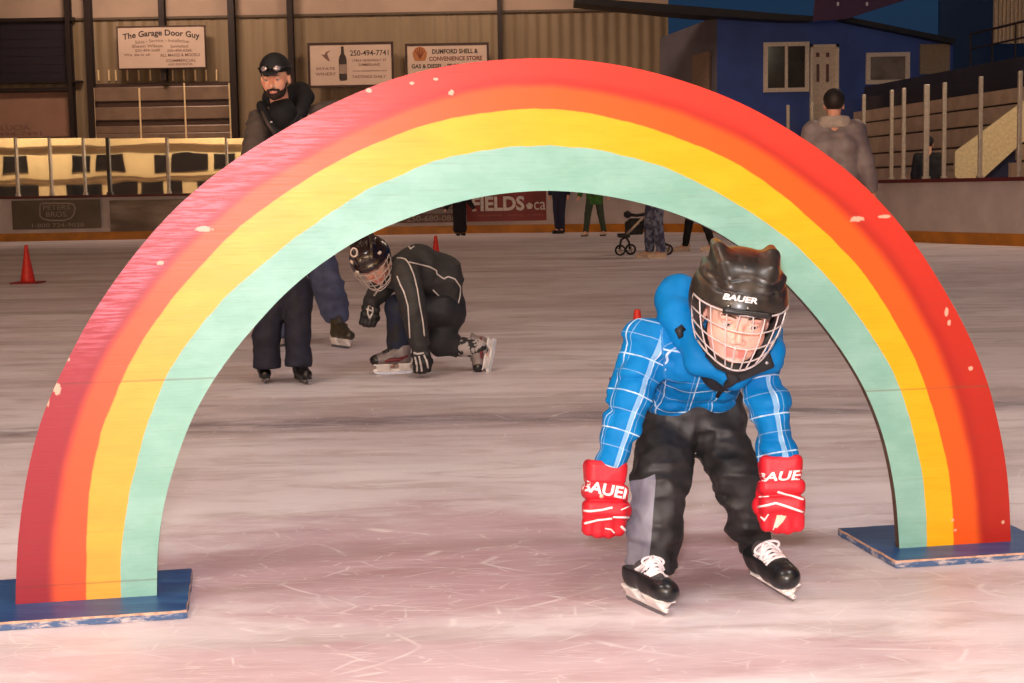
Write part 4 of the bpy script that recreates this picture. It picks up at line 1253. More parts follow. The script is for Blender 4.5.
def plaid_uv(v):
    """cloth coordinates: round the limb, along the limb, and which limb"""
    best = np.full(len(v), 9.0); out = np.zeros((len(v), 3))
    for k, (pts, off, r0) in enumerate((((kH0, kC0, kU0), 0, .125), ((kLs, kLe, kLw), 1, .058), ((kRs, kRe, kRw), 2, .053))):
        acc = 0
        for i in range(2):
            a, b = pts[i], pts[i + 1]; L = np.linalg.norm(b - a); ax = (b - a) / L
            t_ = np.clip((v - a) @ ax, 0 if i else -.2, L if i == 0 else L + .2)
            c = a + t_[:, None] * ax; dd = np.linalg.norm(v - c, axis=1) - (r0 if k == 0 else r0)
            fr = nrm(A(0, -1, 0) - ax * (ax @ A(0, -1, 0))); sd_ = np.cross(ax, fr)
            w = v - c; ang = np.arctan2(w @ sd_, w @ fr)
            m_ = dd < best; best[m_] = dd[m_]
            out[m_, 0] = ang[m_] * r0; out[m_, 1] = acc + t_[m_]; out[m_, 2] = off
            acc += L
    return out


t = NT('plaid_cloth')
at = t.attr('cloth'); sp_ = t.n('ShaderNodeSeparateXYZ'); t.l(at.outputs['Vector'], sp_.inputs[0])
u_, v_, w_ = sp_.outputs


def plaid_line(t, x, period, off, half):
    q = t.math('PINGPONG', t.math('ADD', x, off + 50 * period), period / 2)
    return t.smooth(q, half + .0011, half - .0004)


co = t.coord()
base = t.mix(t.smooth(t.noise(co, 7, 4), .3, .7), lin((0, 106, 174)), lin((0, 122, 194)))
torso = t.smooth(w_, .4, .2)
ln = t.math('MAXIMUM', plaid_line(t, u_, .094, .020, .0015), plaid_line(t, v_, .092, .042, .0013))
ln = t.math('MAXIMUM', t.math('MULTIPLY', t.math('MAXIMUM', plaid_line(t, u_, .094, .034, .0008), plaid_line(t, v_, .092, .0, .0008)), .35), ln)
wide = t.math('MULTIPLY', t.math('MULTIPLY', t.smooth(t.math('ABSOLUTE', t.math('ADD', u_, .012)), .0062, .0048), t.smooth(torso, .5, .3)), .5)
br = t.smooth(t.noise(co, 30, 3), .3, .55)
c = t.mix(t.math('MULTIPLY', ln, t.math('MULTIPLY_ADD', br, .4, .35)), base, lin((214, 234, 246)))
c = t.mix(wide, c, lin((176, 214, 240)))
t.col(c); t.rough(.62); t.bump(t.noise(co, 260, 2), .12, .002); t.b.inputs['Specular IOR Level'].default_value = .2
m_plaid = t.mat
jk = sdf_obj('jacket', kid_jacket, *bounds([kH0 - .17, kH0 + .17, kU0 + .12, kLw - .06, kRw + .06, kLs - .08, kRs + .08, kC0 + A(0, .22, 0)], .03), .0052, m_plaid, kid, None, {'cloth': plaid_uv})
m_plain = M('hood_blue', (0, 116, 186), .6, var=.08, vs=8, bump=.1, bs=200, spec=.2)
hp = [P(676, 300, 3.72), P(676, 318, 3.66), P(700, 357, 3.58), P(734, 377, 3.545), P(768, 357, 3.56), P(772, 330, 3.66)]


def kid_hood(p):
    d = chain(p, hp, [.052, .050, .038, .030, .034, .036], .03)
    d = smin(d, ell(p, P(680, 305, 3.76), (.060, .09, .075)), .04)
    d = smin(d, ell(p, P(730, 318, 3.80), (.11, .07, .09)), .04)
    q = KH.f.to(p) / .885
    d = smax(d, -ell(q, (0, .03, .02), (.124, .17, .15)) * .885, .012)
    return d + folds(p, -.012, (9, 9, 12)) + folds(p + 3, -.009, (15, 15, 19))


hd = sdf_obj('hood', kid_hood, *bounds(hp + [P(680, 300, 3.85), P(760, 300, 3.86), P(640, 290, 3.7)], .09), .005, m_plain, jk, 'plain blue hood bunched round the neck')
# black storm flap and zip below the cage
m_blk = M('flap_black', (24, 24, 28), .6)
a = P(727, 378, 3.50); b = P(772, 359, 3.505); ax = nrm(b - a); n_ = nrm(A(.05, -1, -.25)); n_ = nrm(n_ - ax * (n_ @ ax)); az = np.cross(ax, n_)
mb = MB(); mb.obox((a + b) / 2, ax, n_, az, np.linalg.norm(b - a) / 2, .008, .021, .006); fl = mb.build('storm_flap', m_blk, jk, True, 'black storm flap')
mb = MB(); mb.lathe([(.0045, 0), (.0045, .002), (.003, .003)], a + (b - a) * .86 + n_ * .008, 12, ax, az, n_); mb.build('snap', M('snap_steel', (190, 186, 190), .25, .9), fl, True, 'silver snap')
zp = [P(741, 374, 3.497), P(727, 384, 3.515), P(719, 392, 3.545), P(716, 399, 3.57)]
zz = on_surface([(738, 376), (728, 384), (721, 390), (717, 397)], lambda p: np.minimum(kid_jacket(p), kid_hood(p)), 3.3, .004)
mb = MB(); mb.tube(list(zz), [.012, .010, .007, .005], 8); mb.build('zip', m_blk, jk, True, 'black zip')
zz = on_surface([(684, 327), (679, 331), (681, 338)], lambda p: np.minimum(kid_jacket(p), kid_hood(p)), 3.3, .001)
mb = MB(); mb.tube(list(zz), [.009, .012, .007], 8); mb.build('hood_snap', m_blk, hd, True, 'dark tab on the hood')
zz = on_surface([(714, 400), (700, 399), (684, 404), (670, 401)], kid_jacket, 3.3, .0005)

# trousers
def kid_trousers(p):
    d = chain(p, [kLh + A(.005, 0, .03), kLh, kLk, P(655, 525, 3.68), kLa + A(0, 0, -.012)], [.067, .066, .061, .057, .057], .02)
    e = chain(p, [kRh + A(-.005, 0, .03), kRh, kRk, P(748, 522, 3.75), kRa + A(0, 0, .02)], [.067, .064, .055, .045, .044], .02)
    d = smin(d, e, .012)
    d = smin(d, cap(p, (kLh + kRh) / 2 + A(-.02, .005, .045), (kLh + kRh) / 2 + A(.02, .005, .045), .098), .03)
    d = smax(d, (kLa[2] + .002) - p[:, 2] - np.where(p[:, 0] > .45, 9, 0), .006)
    ax = nrm(kRa - P(745, 520, 3.75)); d = smax(d, np.where(p[:, 0] > .45, (p - kRa) @ ax - .014, -1), .006)
    return d + folds(p, .016, (9, 9, 15)) + folds(p + 2, .013, (17, 17, 28)) + folds(p + 6, .005, (30, 30, 44))


def side_panel(v):
    c = np.where(v[:, 2] > kLk[2], 0, 0)
    zt, zb = P(650, 481, 3.65)[2], P(650, 562, 3.65)[2]
    f_ = np.clip((zt - v[:, 2]) / (zt - zb), 0, 1)
    xa = P(656, 481, 3.62)[0] * (1 - f_) + P(648, 562, 3.62)[0] * f_
    return np.minimum(xa - v[:, 0], (zt - v[:, 2]) + (v[:, 0] - .33) * .4 + .012) * 60


t = NT('snow_trousers'); co = t.coord()
c = t.mix(t.smooth(t.noise(co, 14, 4), .3, .7), lin((30, 29, 31)), lin((46, 44, 46)))
pn = t.attr('panel'); g = t.mix(t.smooth(t.noise(t.coord('Object', (1, 1, .4)), 16, 4), .3, .7), lin((118, 118, 134)), lin((150, 150, 164)))
c = t.mix(t.smooth(pn.outputs['Fac'], -.06, .06), c, g)
sn = t.smooth(t.noise(t.coord('Object', (1, 1, .6)), 60, 3, .7), .68, .76)
so = t.n('ShaderNodeSeparateXYZ'); t.l(co, so.inputs[0])
kz = t.math('MULTIPLY', t.smooth(t.math('ABSOLUTE', t.math('SUBTRACT', so.outputs[2], float(kLk[2] - .005))), .05, .01), t.smooth(so.outputs[0], -.02, -.06))
c = t.mix(t.math('MULTIPLY', sn, kz), c, lin((225, 220, 224)))
t.col(c); t.rough(.55); t.bump(t.noise(co, 180, 2), .12, .002)
sdf_obj('trousers', kid_trousers, *bounds([kLh + A(-.1, .1, .12), kRh + A(.1, .1, .12), kLa, kRa, kLk - .06, kRk], .05), .0052, t.mat, kid, None, {'panel': side_panel})

# gloves
m_red = M('glove_red', (204, 20, 40), .5, var=.1, vs=14, bump=.15, bs=240); m_wh = M('glove_white', (244, 232, 232), .5)
for nm, wr, dn, fr_, side, tq, st in (
        ('L', P(605, 469, 3.60), P(603.5, 524, 3.575) - P(605, 469, 3.60), A(.10, -1, .12), -1,
         ((580.5, 479), (633, 488.5), (633, 501), (580.5, 490.5)), None),
        ('R', P(780, 464, 3.56), P(782, 522, 3.53) - P(780, 464, 3.56), A(-.05, -1, .15), 1,
         ((754.5, 473.5), (812, 469), (812, 479.5), (754.5, 482)), None)):
    gv, gs, GF, stripe = glove(kid, wr, dn, fr_, .98, m_red, m_wh, side, .0030)
    text_px(gv, 'BAUER', tq, gs, 3.2, m_wh, .03, 0.2, .0010, .2)
    if nm == 'L':
        pl = [[(581.5, 510.5), (590, 511.3), (602, 510), (612.5, 507.5)], [(584.5, 523.5), (598, 520), (612, 518.5)], [(613, 517), (629, 517.5)], [(605, 528.5), (611, 529.5), (614.5, 533)], [(621, 526), (627, 532)], [(621, 510), (629, 506.5)]]
        wd = [.0030, .0030, .0030, .0020, .0035, .0018]
    else:
        pl = [[(758, 507), (768, 505), (776, 503), (787, 506.5), (803, 512)], [(777.5, 492), (790, 495.5), (803.5, 499.5)], [(761, 517), (764.5, 520)], [(764, 521), (768.5, 514)], [(759, 497), (769, 496.5)], [(773, 530), (779, 519), (781.5, 515)]]
        wd = [.0030, .0030, .0025, .0020, .0018, .0012]
    for q, w_ in zip(pl, wd):
        pp = on_surface(resample(np.array(q), 14), gs, 3.2, .0); pp = pp[np.abs(gs(pp)) < .004]
        if len(pp) < 3: continue
        mb = MB(); mb.tube(list(pp), w_, 6); mb.build('piping', m_wh, gv, True, 'white piping')
    if nm == 'R':
        q = [(777, 515), (786.5, 516), (783, 522), (777, 528), (773.5, 527)]
        pp = on_surface(np.array(q), gs, 3.2, .001); cen = on_surface(np.array([(779.5, 521)]), gs, 3.2, .001)
        build('palm_patch', np.concatenate([pp, cen]), [[i, (i + 1) % 5, 5] for i in range(5)], M('palm_beige', (222, 200, 180), .7), gv, label='beige palm showing between the fingers')

# skates
skate(kid, G(661, 615), G(630, 600.5), A(.16, .0, 1), .85, name='ice_skate', cuff=.120, h=.0026, lace_r=.0037)
skate(kid, G(792, 601), G(764, 584), A(-.30, .02, 1), .92, name='ice_skate', cuff=.132, h=.0026, lace_r=.0037)

sdf_obj('neck_warmer', lambda p: chain(p, [KH.w(0, -.045, -.07), P(722, 366, 3.63)], [.056, .060], .02) + folds(p, .006, (14, 14, 14)), *bounds([KH.w(0, -.045, -.07), P(712, 385, 3.66)], .12), .005, M('neck_black', (22, 24, 34), .8), kid)
# helmet
m_helm = None
t = NT('helmet_shell'); co = t.coord()
c = t.mix(t.smooth(t.noise(co, 18, 5, .65), .35, .75), lin((34, 30, 28)), lin((60, 50, 43)))
c = t.mix(t.math('MULTIPLY', t.smooth(t.noise(co, 46, 4, .7), .68, .74), .5), c, lin((150, 118, 88)))
t.col(c); t.rough(.40); t.b.inputs['Coat Weight'].default_value = .22; t.b.inputs['Coat Roughness'].default_value = .2
t.bump(t.noise(co, 60, 4), .06, .003); m_helm = t.mat
hk = .885


def kid_helmet(p):
    q = KH.f.to(p) / hk; e = q.copy(); e[:, 0] = np.abs(e[:, 0])
    crown = ell(e, (0, -.016, .050), (.122, .142, .128))
    crown = smax(crown, e[:, 2] - .168, .03)
    band = ell(e, (0, -.006, .034), (.131, .154, .120)); band = smax(band, e[:, 2] - .094, .014)
    d = smin(crown, band, .012)
    # two raised ridges running back over the crown, ending in peaks
    rid = chain(e, [A(.046, .095, .108), A(.062, .05, .143), A(.073, -.03, .160), A(.075, -.085, .157)], [.008, .012, .016, .014], .01)
    d = smin(d, rid, .032)
    ridge2 = .008 + chain(e, [A(.084, .08, .092), A(.106, .0, .112), A(.098, -.09, .11)], [.012, .013, .012], .01)
    d = smin(d, ridge2, .016)
    # a step across the front of the crown
    d = d + .004 * np.exp(-((q[:, 2] - .132 + .2 * e[:, 0]) / .004) ** 2) * (q[:, 1] > .02)
    d = d + .004 * np.exp(-((q[:, 2] - .095) / .004) ** 2)
    # vents
    for c_ in ((.026, .03, .176), (.026, -.04, .18)): d = smax(d, -rbox(e, c_, (.006, .016, .016), .005), .004)
    # hollow; front opening for the face; ear flaps stay
    d = smax(d, -ell(e, (0, -.010, .035), (.110, .128, .122)), .004)
    low = np.where(q[:, 1] > .045, .040 - .10 * e[:, 0] * .2, -.060)
    fade = np.clip((q[:, 1] - .02) / .06, 0, 1); low = .052 * fade + -.055 * (1 - fade)
    d = smax(d, low - q[:, 2], .006)
    return d * hk


HW = lambda *q: KH.f.out(A(*q) * hk)
he = sdf_obj('helmet', kid_helmet, *bounds([HW(a, b, c) for a in (-.15, .15) for b in (-.17, .17) for c in (-.08, .21)], .01), .0030, m_helm, kid)
# lettering, rivets, visor strap on the brim
text_px(he, 'BAUER', ((723.2, 293.0), (757.8, 298.2), (757.4, 304.4), (722.6, 299.2)), kid_helmet, 3.1, m_wh, .04, .2, .0008, .2)
for x, y in ((728.7, 306), (748, 308.2)):
    pp = on_surface(np.array([(x, y)]), kid_helmet, 3.1, 0)[0]; mb = MB(); mb.lathe([(.005, -.002), (.005, .0016), (.003, .003), (.0006, .0032)], pp, 12, RT, UP, -FW); mb.build('rivet', M('rivet_grey', (120, 116, 110), .3, .8), he, True)
mb = MB()
pts = []
for x in np.linspace(-.062, .062, 13):
    pts.append(HW(x, .1525 - 1.25 * x * x, .058))
mb.tube(pts, .0085 * hk, 8); 
mb.build('cage_clip', M('clip_black', (30, 28, 28), .35), he, True)
# cage
def cg(az, z):
    f_ = np.clip((.055 - z) / .17, 0, 1)
    rx = .128 - .052 * f_ ** 2.2; ry = .158 - .018 * f_ ** 2.5 + .012 * math.sin(f_ * 3.1); yc = .0
    return HW(rx * math.sin(az), yc + ry * math.cos(az), z)


def zb(az, k):       # rows droop towards the middle
    top = .050 + .004 * math.cos(az)
    bot = -.066 - .038 * math.cos(az) ** 2 if math.cos(az) > 0 else -.066
    return top + (bot - top) * k


m_wire = M('cage_wire', (204, 194, 194), .35, .2)
mb = MB(); wr = .0018
for k in (0, .28, .56, .82, 1.0):
    w_ = 1.36 if k < .9 else 1.22
    mb.tube([cg(a, zb(a, k)) for a in np.linspace(-w_, w_, 33)], wr if 0 < k < 1 else wr * 1.25, 7)
for a0 in (-1.36, -1.08, -.76, -.40, .40, .76, 1.08, 1.36):
    mb.tube([cg(a0 * (1 - .22 * f_ * (abs(a0) < 1.2)), zb(a0 * (1 - .22 * f_), f_)) for f_ in np.linspace(0, 1, 14)], wr, 7)
mb.tube([cg(-.13 + .0 * f_ - .05 * f_, zb(0, .0 + .28 * f_)) for f_ in np.linspace(0, 1, 6)], wr, 7)
mb.tube([cg(.13 + .05 * f_, zb(0, .28 * f_)) for f_ in np.linspace(0, 1, 6)], wr, 7)
for a0 in (-.13, .13): mb.tube([cg(a0, zb(a0, .56 + .44 * f_)) for f_ in np.linspace(0, 1, 8)], wr, 7)
mb.build('cage', m_wire, he, True, 'white wire face cage')
# chin cup and straps inside the cage
mb = MB(); mb.tube([KH.w(-.055, .045, -.098), KH.w(-.03, .082, -.108), KH.w(0, .094, -.110), KH.w(.03, .082, -.108), KH.w(.055, .045, -.098)], [.012, .014, .015, .014, .012], 8); mb.build('chin_cup', M('strap_black', (26, 24, 24), .6), he, True)
for sx in (-1, 1):
    mb = MB(); mb.tube([KH.w(sx * .098, .0, .02), KH.w(sx * .088, .022, -.04), KH.w(sx * .060, .04, -.095)], .009, 8); mb.build('strap', M('strap_black', (26, 24, 24), .6), he, True)

# ------------------------------------------------------------------ the other people
m_jblack = M('cloth_black', (30, 28, 28), .75, var=.2, bump=.1, bs=120)


def stand(feet, H, heading, spread=.0, step=0.0, lean=(0, 0), arms=((.02, .02), (.02, .02))):
    """joints of a standing figure. feet: mid point on the ground; heading: unit (x, y) the person faces.
    arms: per side (outward, forward) of the wrist"""
    f = nrm(A(heading[0], heading[1], 0)); r = A(f[1], -f[0], 0); u = A(0, 0, 1.0); s = H / 1.75
    o = A(feet[0], feet[1], 0.0) if len(feet) == 2 else np.asarray(feet, float)
    L = A(lean[0], lean[1], 0)
    J = dict(f=f, r=r, s=s)
    J['pelvis'] = o + u * .93 * s; J['chest'] = o + u * 1.28 * s + L * .6; J['neck'] = o + u * 1.47 * s + L
    J['head'] = o + u * 1.63 * s + L * 1.15 + f * .02 * s
    for k, sg in (('l', -1), ('r', 1)):
        a = arms[0] if sg < 0 else arms[1]
        J['sh' + k] = o + u * 1.41 * s + r * sg * .175 * s + L * .95
        J['el' + k] = J['sh' + k] + (-u * .29 + r * sg * (.04 + a[0] * .5) + f * (a[1] * .35 - .03)) * s
        J['wr' + k] = J['el' + k] + (-u * .24 + r * sg * a[0] * .6 + f * (a[1] * .9 + .03)) * s
        J['hp' + k] = o + u * .90 * s + r * sg * .085 * s
        st = step * sg
        J['kn' + k] = o + u * .49 * s + r * sg * (.09 + spread * .5) * s + f * (st * .5 + .03) * s
        J['an' + k] = o + u * .10 * s + r * sg * (.09 + spread) * s + f * st * s
        J['to' + k] = o + u * .045 * s + r * sg * (.10 + spread) * s + f * (st + .17) * s
    return J


def body_sdf(J, hd, fingers=True):
    s, f, r = J['s'], J['f'], J['r']

    def fn(p):
        d = hd.sdf(p)
        d = smin(d, chain(p, [J['neck'], J['chest'], J['pelvis']], [.06 * s, .10 * s, .10 * s], .04 * s), .03 * s)
        for k, sg in (('l', -1), ('r', 1)):
            sh, el, wr = J['sh' + k], J['el' + k], J['wr' + k]
            d = smin(d, chain(p, [J['neck'] - A(0, 0, .05 * s), sh, el, wr], [.055 * s, .046 * s, .037 * s, .027 * s], .02 * s), .03 * s)
            dn = nrm(wr - el); pm = wr + dn * .055 * s; ax = nrm(np.cross(dn, r if abs(dn @ r) < .9 else f))
            d = smin(d, cap(p, wr, pm + dn * .02 * s, .026 * s, .030 * s), .01 * s)
            if fingers:
                for q in range(4):
                    a = pm + ax * (-.028 + .0187 * q) * s; ln = (.062, .074, .078, .066)[q] * s
                    nrmd = np.cross(ax, dn)
                    d = smin(d, chain(p, [a, a + dn * ln * .6, a + dn * ln - nrmd * sg * .018 * s], [.0095 * s, .0088 * s, .0075 * s], .004), .004 * s)
                d = smin(d, cap(p, pm - ax * .022 * s, pm - ax * .052 * s + dn * .03 * s, .011 * s, .009 * s), .006 * s)
            d = smin(d, chain(p, [J['hp' + k], J['kn' + k], J['an' + k], J['to' + k] - f * .05 * s], [.075 * s, .052 * s, .038 * s, .030 * s], .02 * s), .03 * s)
        return d
    return fn


def jacket_sdf(J, puff=1.0, hem=.80, amp=.012):
    s, f, r = J['s'], J['f'], J['r']; up = nrm(J['neck'] - J['pelvis'])

    def fn(p):
        d = None
        hemp = J['pelvis'] + (J['pelvis'] - J['chest']) * ((.93 - hem) / .35)
        for sg in (-1, 1):
            e = chain(p, [hemp + r * sg * .075 * s, J['chest'] + r * sg * .085 * s, J['neck'] + r * sg * .06 * s - up * .05 * s], [.108 * s * puff, .115 * s * puff, .07 * s], .03 * s)
            d = e if d is None else smin(d, e, .04 * s)
        for k in 'lr':
            w = J['wr' + k]
            a = chain(p, [J['neck'] - up * .06 * s, J['sh' + k], J['el' + k], w], [.07 * s, .075 * s * puff, .062 * s * puff, .048 * s * puff], .02 * s)
            ax = nrm(w - J['el' + k])
            a = smax(a, np.where(np.linalg.norm(p - w, axis=1) < .16 * s, (p - w) @ ax, -1), .01)
            d = smin(d, a, .02 * s)
        d = smax(d, -((p - hemp) @ up) - .02 * s - np.where(np.abs((p - hemp) @ r) > .24 * s, 9, 0), .015 * s)
        d = smax(d, (p - J['neck']) @ up - .045 * s, .01 * s)
        return d + folds(p / s, amp * s, (8, 8, 16))
    return fn


def trousers_sdf(J, wide=1.0, hemz=None, amp=.012):
    s = J['s']

    def fn(p):
        d = None
        for k in 'lr':
            h, kn, an = J['hp' + k], J['kn' + k], J['an' + k]
            e = chain(p, [h + A(0, 0, .06 * s), h, kn, an], [.095 * s, .100 * s * min(wide, 1.1), .075 * s * wide, .062 * s * wide], .02 * s)
            z = hemz[k] if hemz else an[2] - .01 * s
            e = smax(e, np.where(np.linalg.norm(p - an, axis=1) < .25 * s, z - p[:, 2], -1), .008 * s)
            d = e if d is None else smin(d, e, .015 * s)
        d = smin(d, cap(p, J['pelvis'] - J['r'] * .05 * s, J['pelvis'] + J['r'] * .05 * s, .115 * s), .03 * s)
        return d + folds(p / s, amp * s, (8, 8, 14))
    return fn


def all_pts(J): return [J[k] for k in J if isinstance(J[k], np.ndarray) and k not in 'fr']


def shoe(J, k, parent, mat, sole, s, name='shoe', h=.008):
    an, to = J['an' + k], J['to' + k]; o = A(an[0], an[1], 0); f = nrm(A(*(to - an)[:2], 0)); F_ = frame_from(f, A(0, 0, 1), o + A(0, 0, an[2] - .10 * s))

    def up_(p):
        q = F_.to(p) / s
        d = U(.03, cap(q, (0, -.03, .055), (0, .14, .042), .042, .038), ell(q, (0, .15, .04), (.046, .07, .035)), cap(q, (0, -.03, .06), (0, -.035, .13), .045, .047))
        d = smax(d, .022 - q[:, 2], .006); return smax(d, q[:, 2] - .125, .006) * s
    o_ = sdf_obj(name, up_, *bounds([F_.out(A(a, b, c) * s) for a in (-.06, .06) for b in (-.1, .24) for c in (0, .15)], .01), h, mat, parent)
    mb = MB(); pts = []
    for a in np.linspace(0, 2 * math.pi, 20, endpoint=False):
        pts.append(F_.out(A(.050 * math.cos(a) * (1 + .12 * math.sin(a)), .065 + .148 * math.sin(a), .0) * s))
    mb.prism(pts, F_.R[2] * .026 * s); mb.build('sole', sole, o_)
    return o_


def cap_hat(hd, parent, mat, brim=True, h=.006):
    def fn(p):
        q = hd.f.to(p) / hd.s
        d = ell(q, (0, -.014, .045), (.094, .112, .104)); d = np.maximum(d, -ell(q, (0, -.014, .040), (.083, .100, .090)))
        d = smax(d, .040 + .12 * np.clip(-q[:, 1], 0, .2) * -.6 - q[:, 2], .004)
        if brim:
            b = ell(q, (0, .125, .050 - 0), (.072, .062, .012)); b = smax(b, .07 - q[:, 1], .004); b = np.abs(b + .003) - .004
            b = smin(cap(q * A(.55, 1, 1), (0, .085, .056), (0, .135, .040), .026, .02) * 1.0, cap(q * A(.55, 1, 1), (0, .085, .056), (0, .135, .040), .03, .02), .01)
            b = np.maximum(b, np.abs(q[:, 2] - (.053 - .25 * (q[:, 1] - .085) - 1.6 * q[:, 0] ** 2)) - .005)
            d = smin(d, b, .004)
        return d * hd.s * .8
    return sdf_obj('cap', fn, *bounds([hd.w(a, b, c) for a in (-.12, .12) for b in (-.14, .18) for c in (-.02, .16)], .01), h, mat, parent)


def hair_cap(hd, parent, mat, low=-.06, h=.008, extra=0):
    def fn(p):
        q = hd.f.to(p) / hd.s
        d = ell(q, (0, -.024, .040), (.090, .108, .094)) + .004 * (vnoise(q, (60, 60, 25)) - .5)
        lo = np.where(q[:, 1] > .03, .055 + .0 * q[:, 1], low)
        fade = np.clip((q[:, 1] + .01) / .05, 0, 1); lo = low * (1 - fade) + .058 * fade
        d = smax(d, lo - q[:, 2], .008)
        if extra: d = smin(d, ell(q, (0, -.09, -.09), (.06, .04, .10)), .02)
        return d * hd.s
    return sdf_obj('hair', fn, *bounds([hd.w(a, b, c) for a in (-.11, .11) for b in (-.15, .12) for c in (-.22, .15)], .01), h, mat, parent)


# ---- the bearded man leaning over behind the arch
mF = (G(283, 349) + G(340, 348)) / 2
man = empty('person', (mF[0], mF[1], 0), 'bearded man in a black cap and dark hooded jacket leaning forward behind the rainbow', 'person')
mh_o = P(275.5, 78, 9.22)
MH = Head(mh_o, A(-.10, -1, -.20), A(-.05, -.20, 1), 1.02)
J = dict(f=nrm(A(-.1, -1, 0)), r=A(-1, .1, 0), s=1.03)
J['neck'] = P(285, 113, 9.38); J['chest'] = P(290, 160, 9.52); J['pelvis'] = P(300, 228, 9.95)
J['shl'], J['shr'] = P(332, 114, 9.46), P(260, 122, 9.36)          # 'l' is right in the photo
J['ell'], J['elr'] = P(322, 168, 9.2), P(250, 172, 9.05)
J['wrl'], J['wrr'] = P(304, 196, 8.75), P(262, 200, 8.70)
J['hpl'], J['hpr'] = P(311, 236, 9.95), P(288, 236, 9.95)
J['knl'], J['knr'] = P(330, 290, 9.80), P(284, 290, 9.74)
J['anl'], J['anr'] = P(339, 328, 9.86), P(283, 331, 9.80)
J['tol'], J['tor'] = P(345, 345, 9.7), J['anr'] + A(-.05, -.03, -.03)
bf = body_sdf(J, MH)
lo, hi = bounds(all_pts(J) + [MH.w(-.1, .13, .13), MH.w(.1, -.14, .13)], .13)
sdf_obj('body', bf, lo, hi, .0078, m_skin, man, None, {'lip': MH.lip, 'cheek': lambda v: MH.cheek(v) * .5})
MH.eyes(man, (.0, -.05))
m_beard = M('beard_brown', (52, 36, 28), .8, var=.3, vs=90)
MH.brows(man, m_beard)


def beard(p):
    q = MH.f.to(p) / MH.s; e = q.copy(); e[:, 0] = np.abs(e[:, 0])
    d = MH.sdf(p) / MH.s - .0045 - .003 * vnoise(q, (120, 120, 60))
    reg = chain(e, [A(.070, .018, -.042), A(.066, .035, -.064), A(.040, .065, -.092), A(0, .085, -.098)], [.012, .020, .026, .026], .01)
    reg = np.minimum(reg, cap(e, (0, .10, -.055), (.030, .085, -.062), .0075))
    reg = np.minimum(reg, cap(e, (.030, .085, -.062), (.034, .075, -.09), .010))
    reg = np.maximum(reg, -cap(e, (0, .1, -.072), (.018, .092, -.072), .008))
    return np.maximum(d, reg) * MH.s


sdf_obj('beard', beard, *bounds([MH.w(a, b, c) for a in (-.1, .1) for b in (-.02, .13) for c in (-.14, .0)], .01), .0035, m_beard, man)
hair_cap(MH, man, m_beard, -.015, .006)
mc = cap_hat(MH, man, M('cap_black', (24, 22, 24), .7), True, .0045)
# goggles pushed up on the cap
mb = MB()
for sx in (-1, 1):
    c = MH.w(sx * .037, .088, .066); ax = nrm(MH.f.R[0] + MH.f.R[1] * -.45 * sx); az = nrm(MH.f.R[1] + MH.f.R[0] * .45 * sx + MH.f.R[2] * .25); ay = np.cross(az, ax)
    mb.lathe([(.026, -.010), (.030, -.004), (.030, .008), (.027, .011), (.024, .009)], c, 18, ax, ay * .72, az)
mb.tube([MH.w(-.012, .100, .066), MH.w(.012, .100, .066)], .005, 6)
for sx in (-1, 1): mb.tube([MH.w(sx * .062, .072, .066), MH.w(sx * .092, .02, .062), MH.w(sx * .09, -.05, .058)], .0065, 6)
gg = mb.build('sunglasses', M('glasses_frame', (20, 18, 20), .3), mc, True)
for sx in (-1, 1):
    c = MH.w(sx * .037, .090, .066); ax = nrm(MH.f.R[0] + MH.f.R[1] * -.45 * sx); az = nrm(MH.f.R[1] + MH.f.R[0] * .45 * sx + MH.f.R[2] * .25); ay = np.cross(az, ax)
    mb = MB(); mb.lathe([(.024, .004), (.020, .009), (.012, .012), (.001, .013)], c, 18, ax, ay * .72, az); mb.build('lens', M('lens_pale', (214, 196, 196), .12, .6), gg, True)
jf = jacket_sdf(J, 1.02, .80, .014)
mj = sdf_obj('jacket', jf, *bounds(all_pts(J), .2), .0085, M('jacket_charcoal', (86, 72, 65), .75, var=.15, bump=.12, bs=90), man)
# hood and collar of the hoodie inside, with a pale drawstring
hp_ = [P(301, 90, 9.46), P(306, 97, 9.42), P(301, 112, 9.26), P(290, 131, 9.17), P(279, 136, 9.16), P(269, 122, 9.18), P(262, 106, 9.30)]


def mhood(p):
    d = chain(p, hp_, [.042, .046, .034, .022, .018, .024, .03], .03)
    d = smin(d, cap(p, P(300, 96, 9.5), P(272, 98, 9.46), .075, .06), .05)
    q = MH.f.to(p) / MH.s
    d = smax(d, -ell(q, (0, .02, -.04), (.088, .12, .14)) * MH.s, .02)
    return d + folds(p, .010, (9, 9, 12))


hoo = sdf_obj('hood', mhood, *bounds(hp_ + [P(300, 96, 9.6)], .12), .008, M('hoodie_black', (20, 19, 22), .8), mj, 'black hood of the hoodie')
shirt = lambda p: smin(cap(p, P(282, 108, 9.27), P(283, 116, 9.24), .070, .085), cap(p, P(283, 116, 9.24), P(284, 150, 9.36), .085, .13), .03) + folds(p, .008, (10, 10, 14))
sdf_obj('shirt', shirt, *bounds([P(282, 108, 9.27), P(284, 150, 9.36)], .16), .008, M('shirt_black', (16, 15, 18), .8), man)
pp = on_surface([(262, 112), (268, 124), (275, 134), (283, 141), (292, 132), (302, 118)], lambda p: np.minimum(jf(p), mhood(p)), 8.6, .004)
mb = MB(); mb.tube(list(pp), .012, 8); mb.build('lapel_edge', M('jacket_edge', (74, 60, 54), .7), mj, True)
pp = on_surface([(284.2, 102), (285, 105), (286, 108)], lambda p: np.minimum(jf(p), mhood(p)), 8.6, .004); mb = MB(); mb.tube(list(pp), .005, 6); mb.build('drawstring', M('string_pale', (220, 205, 195), .6), hoo, True)
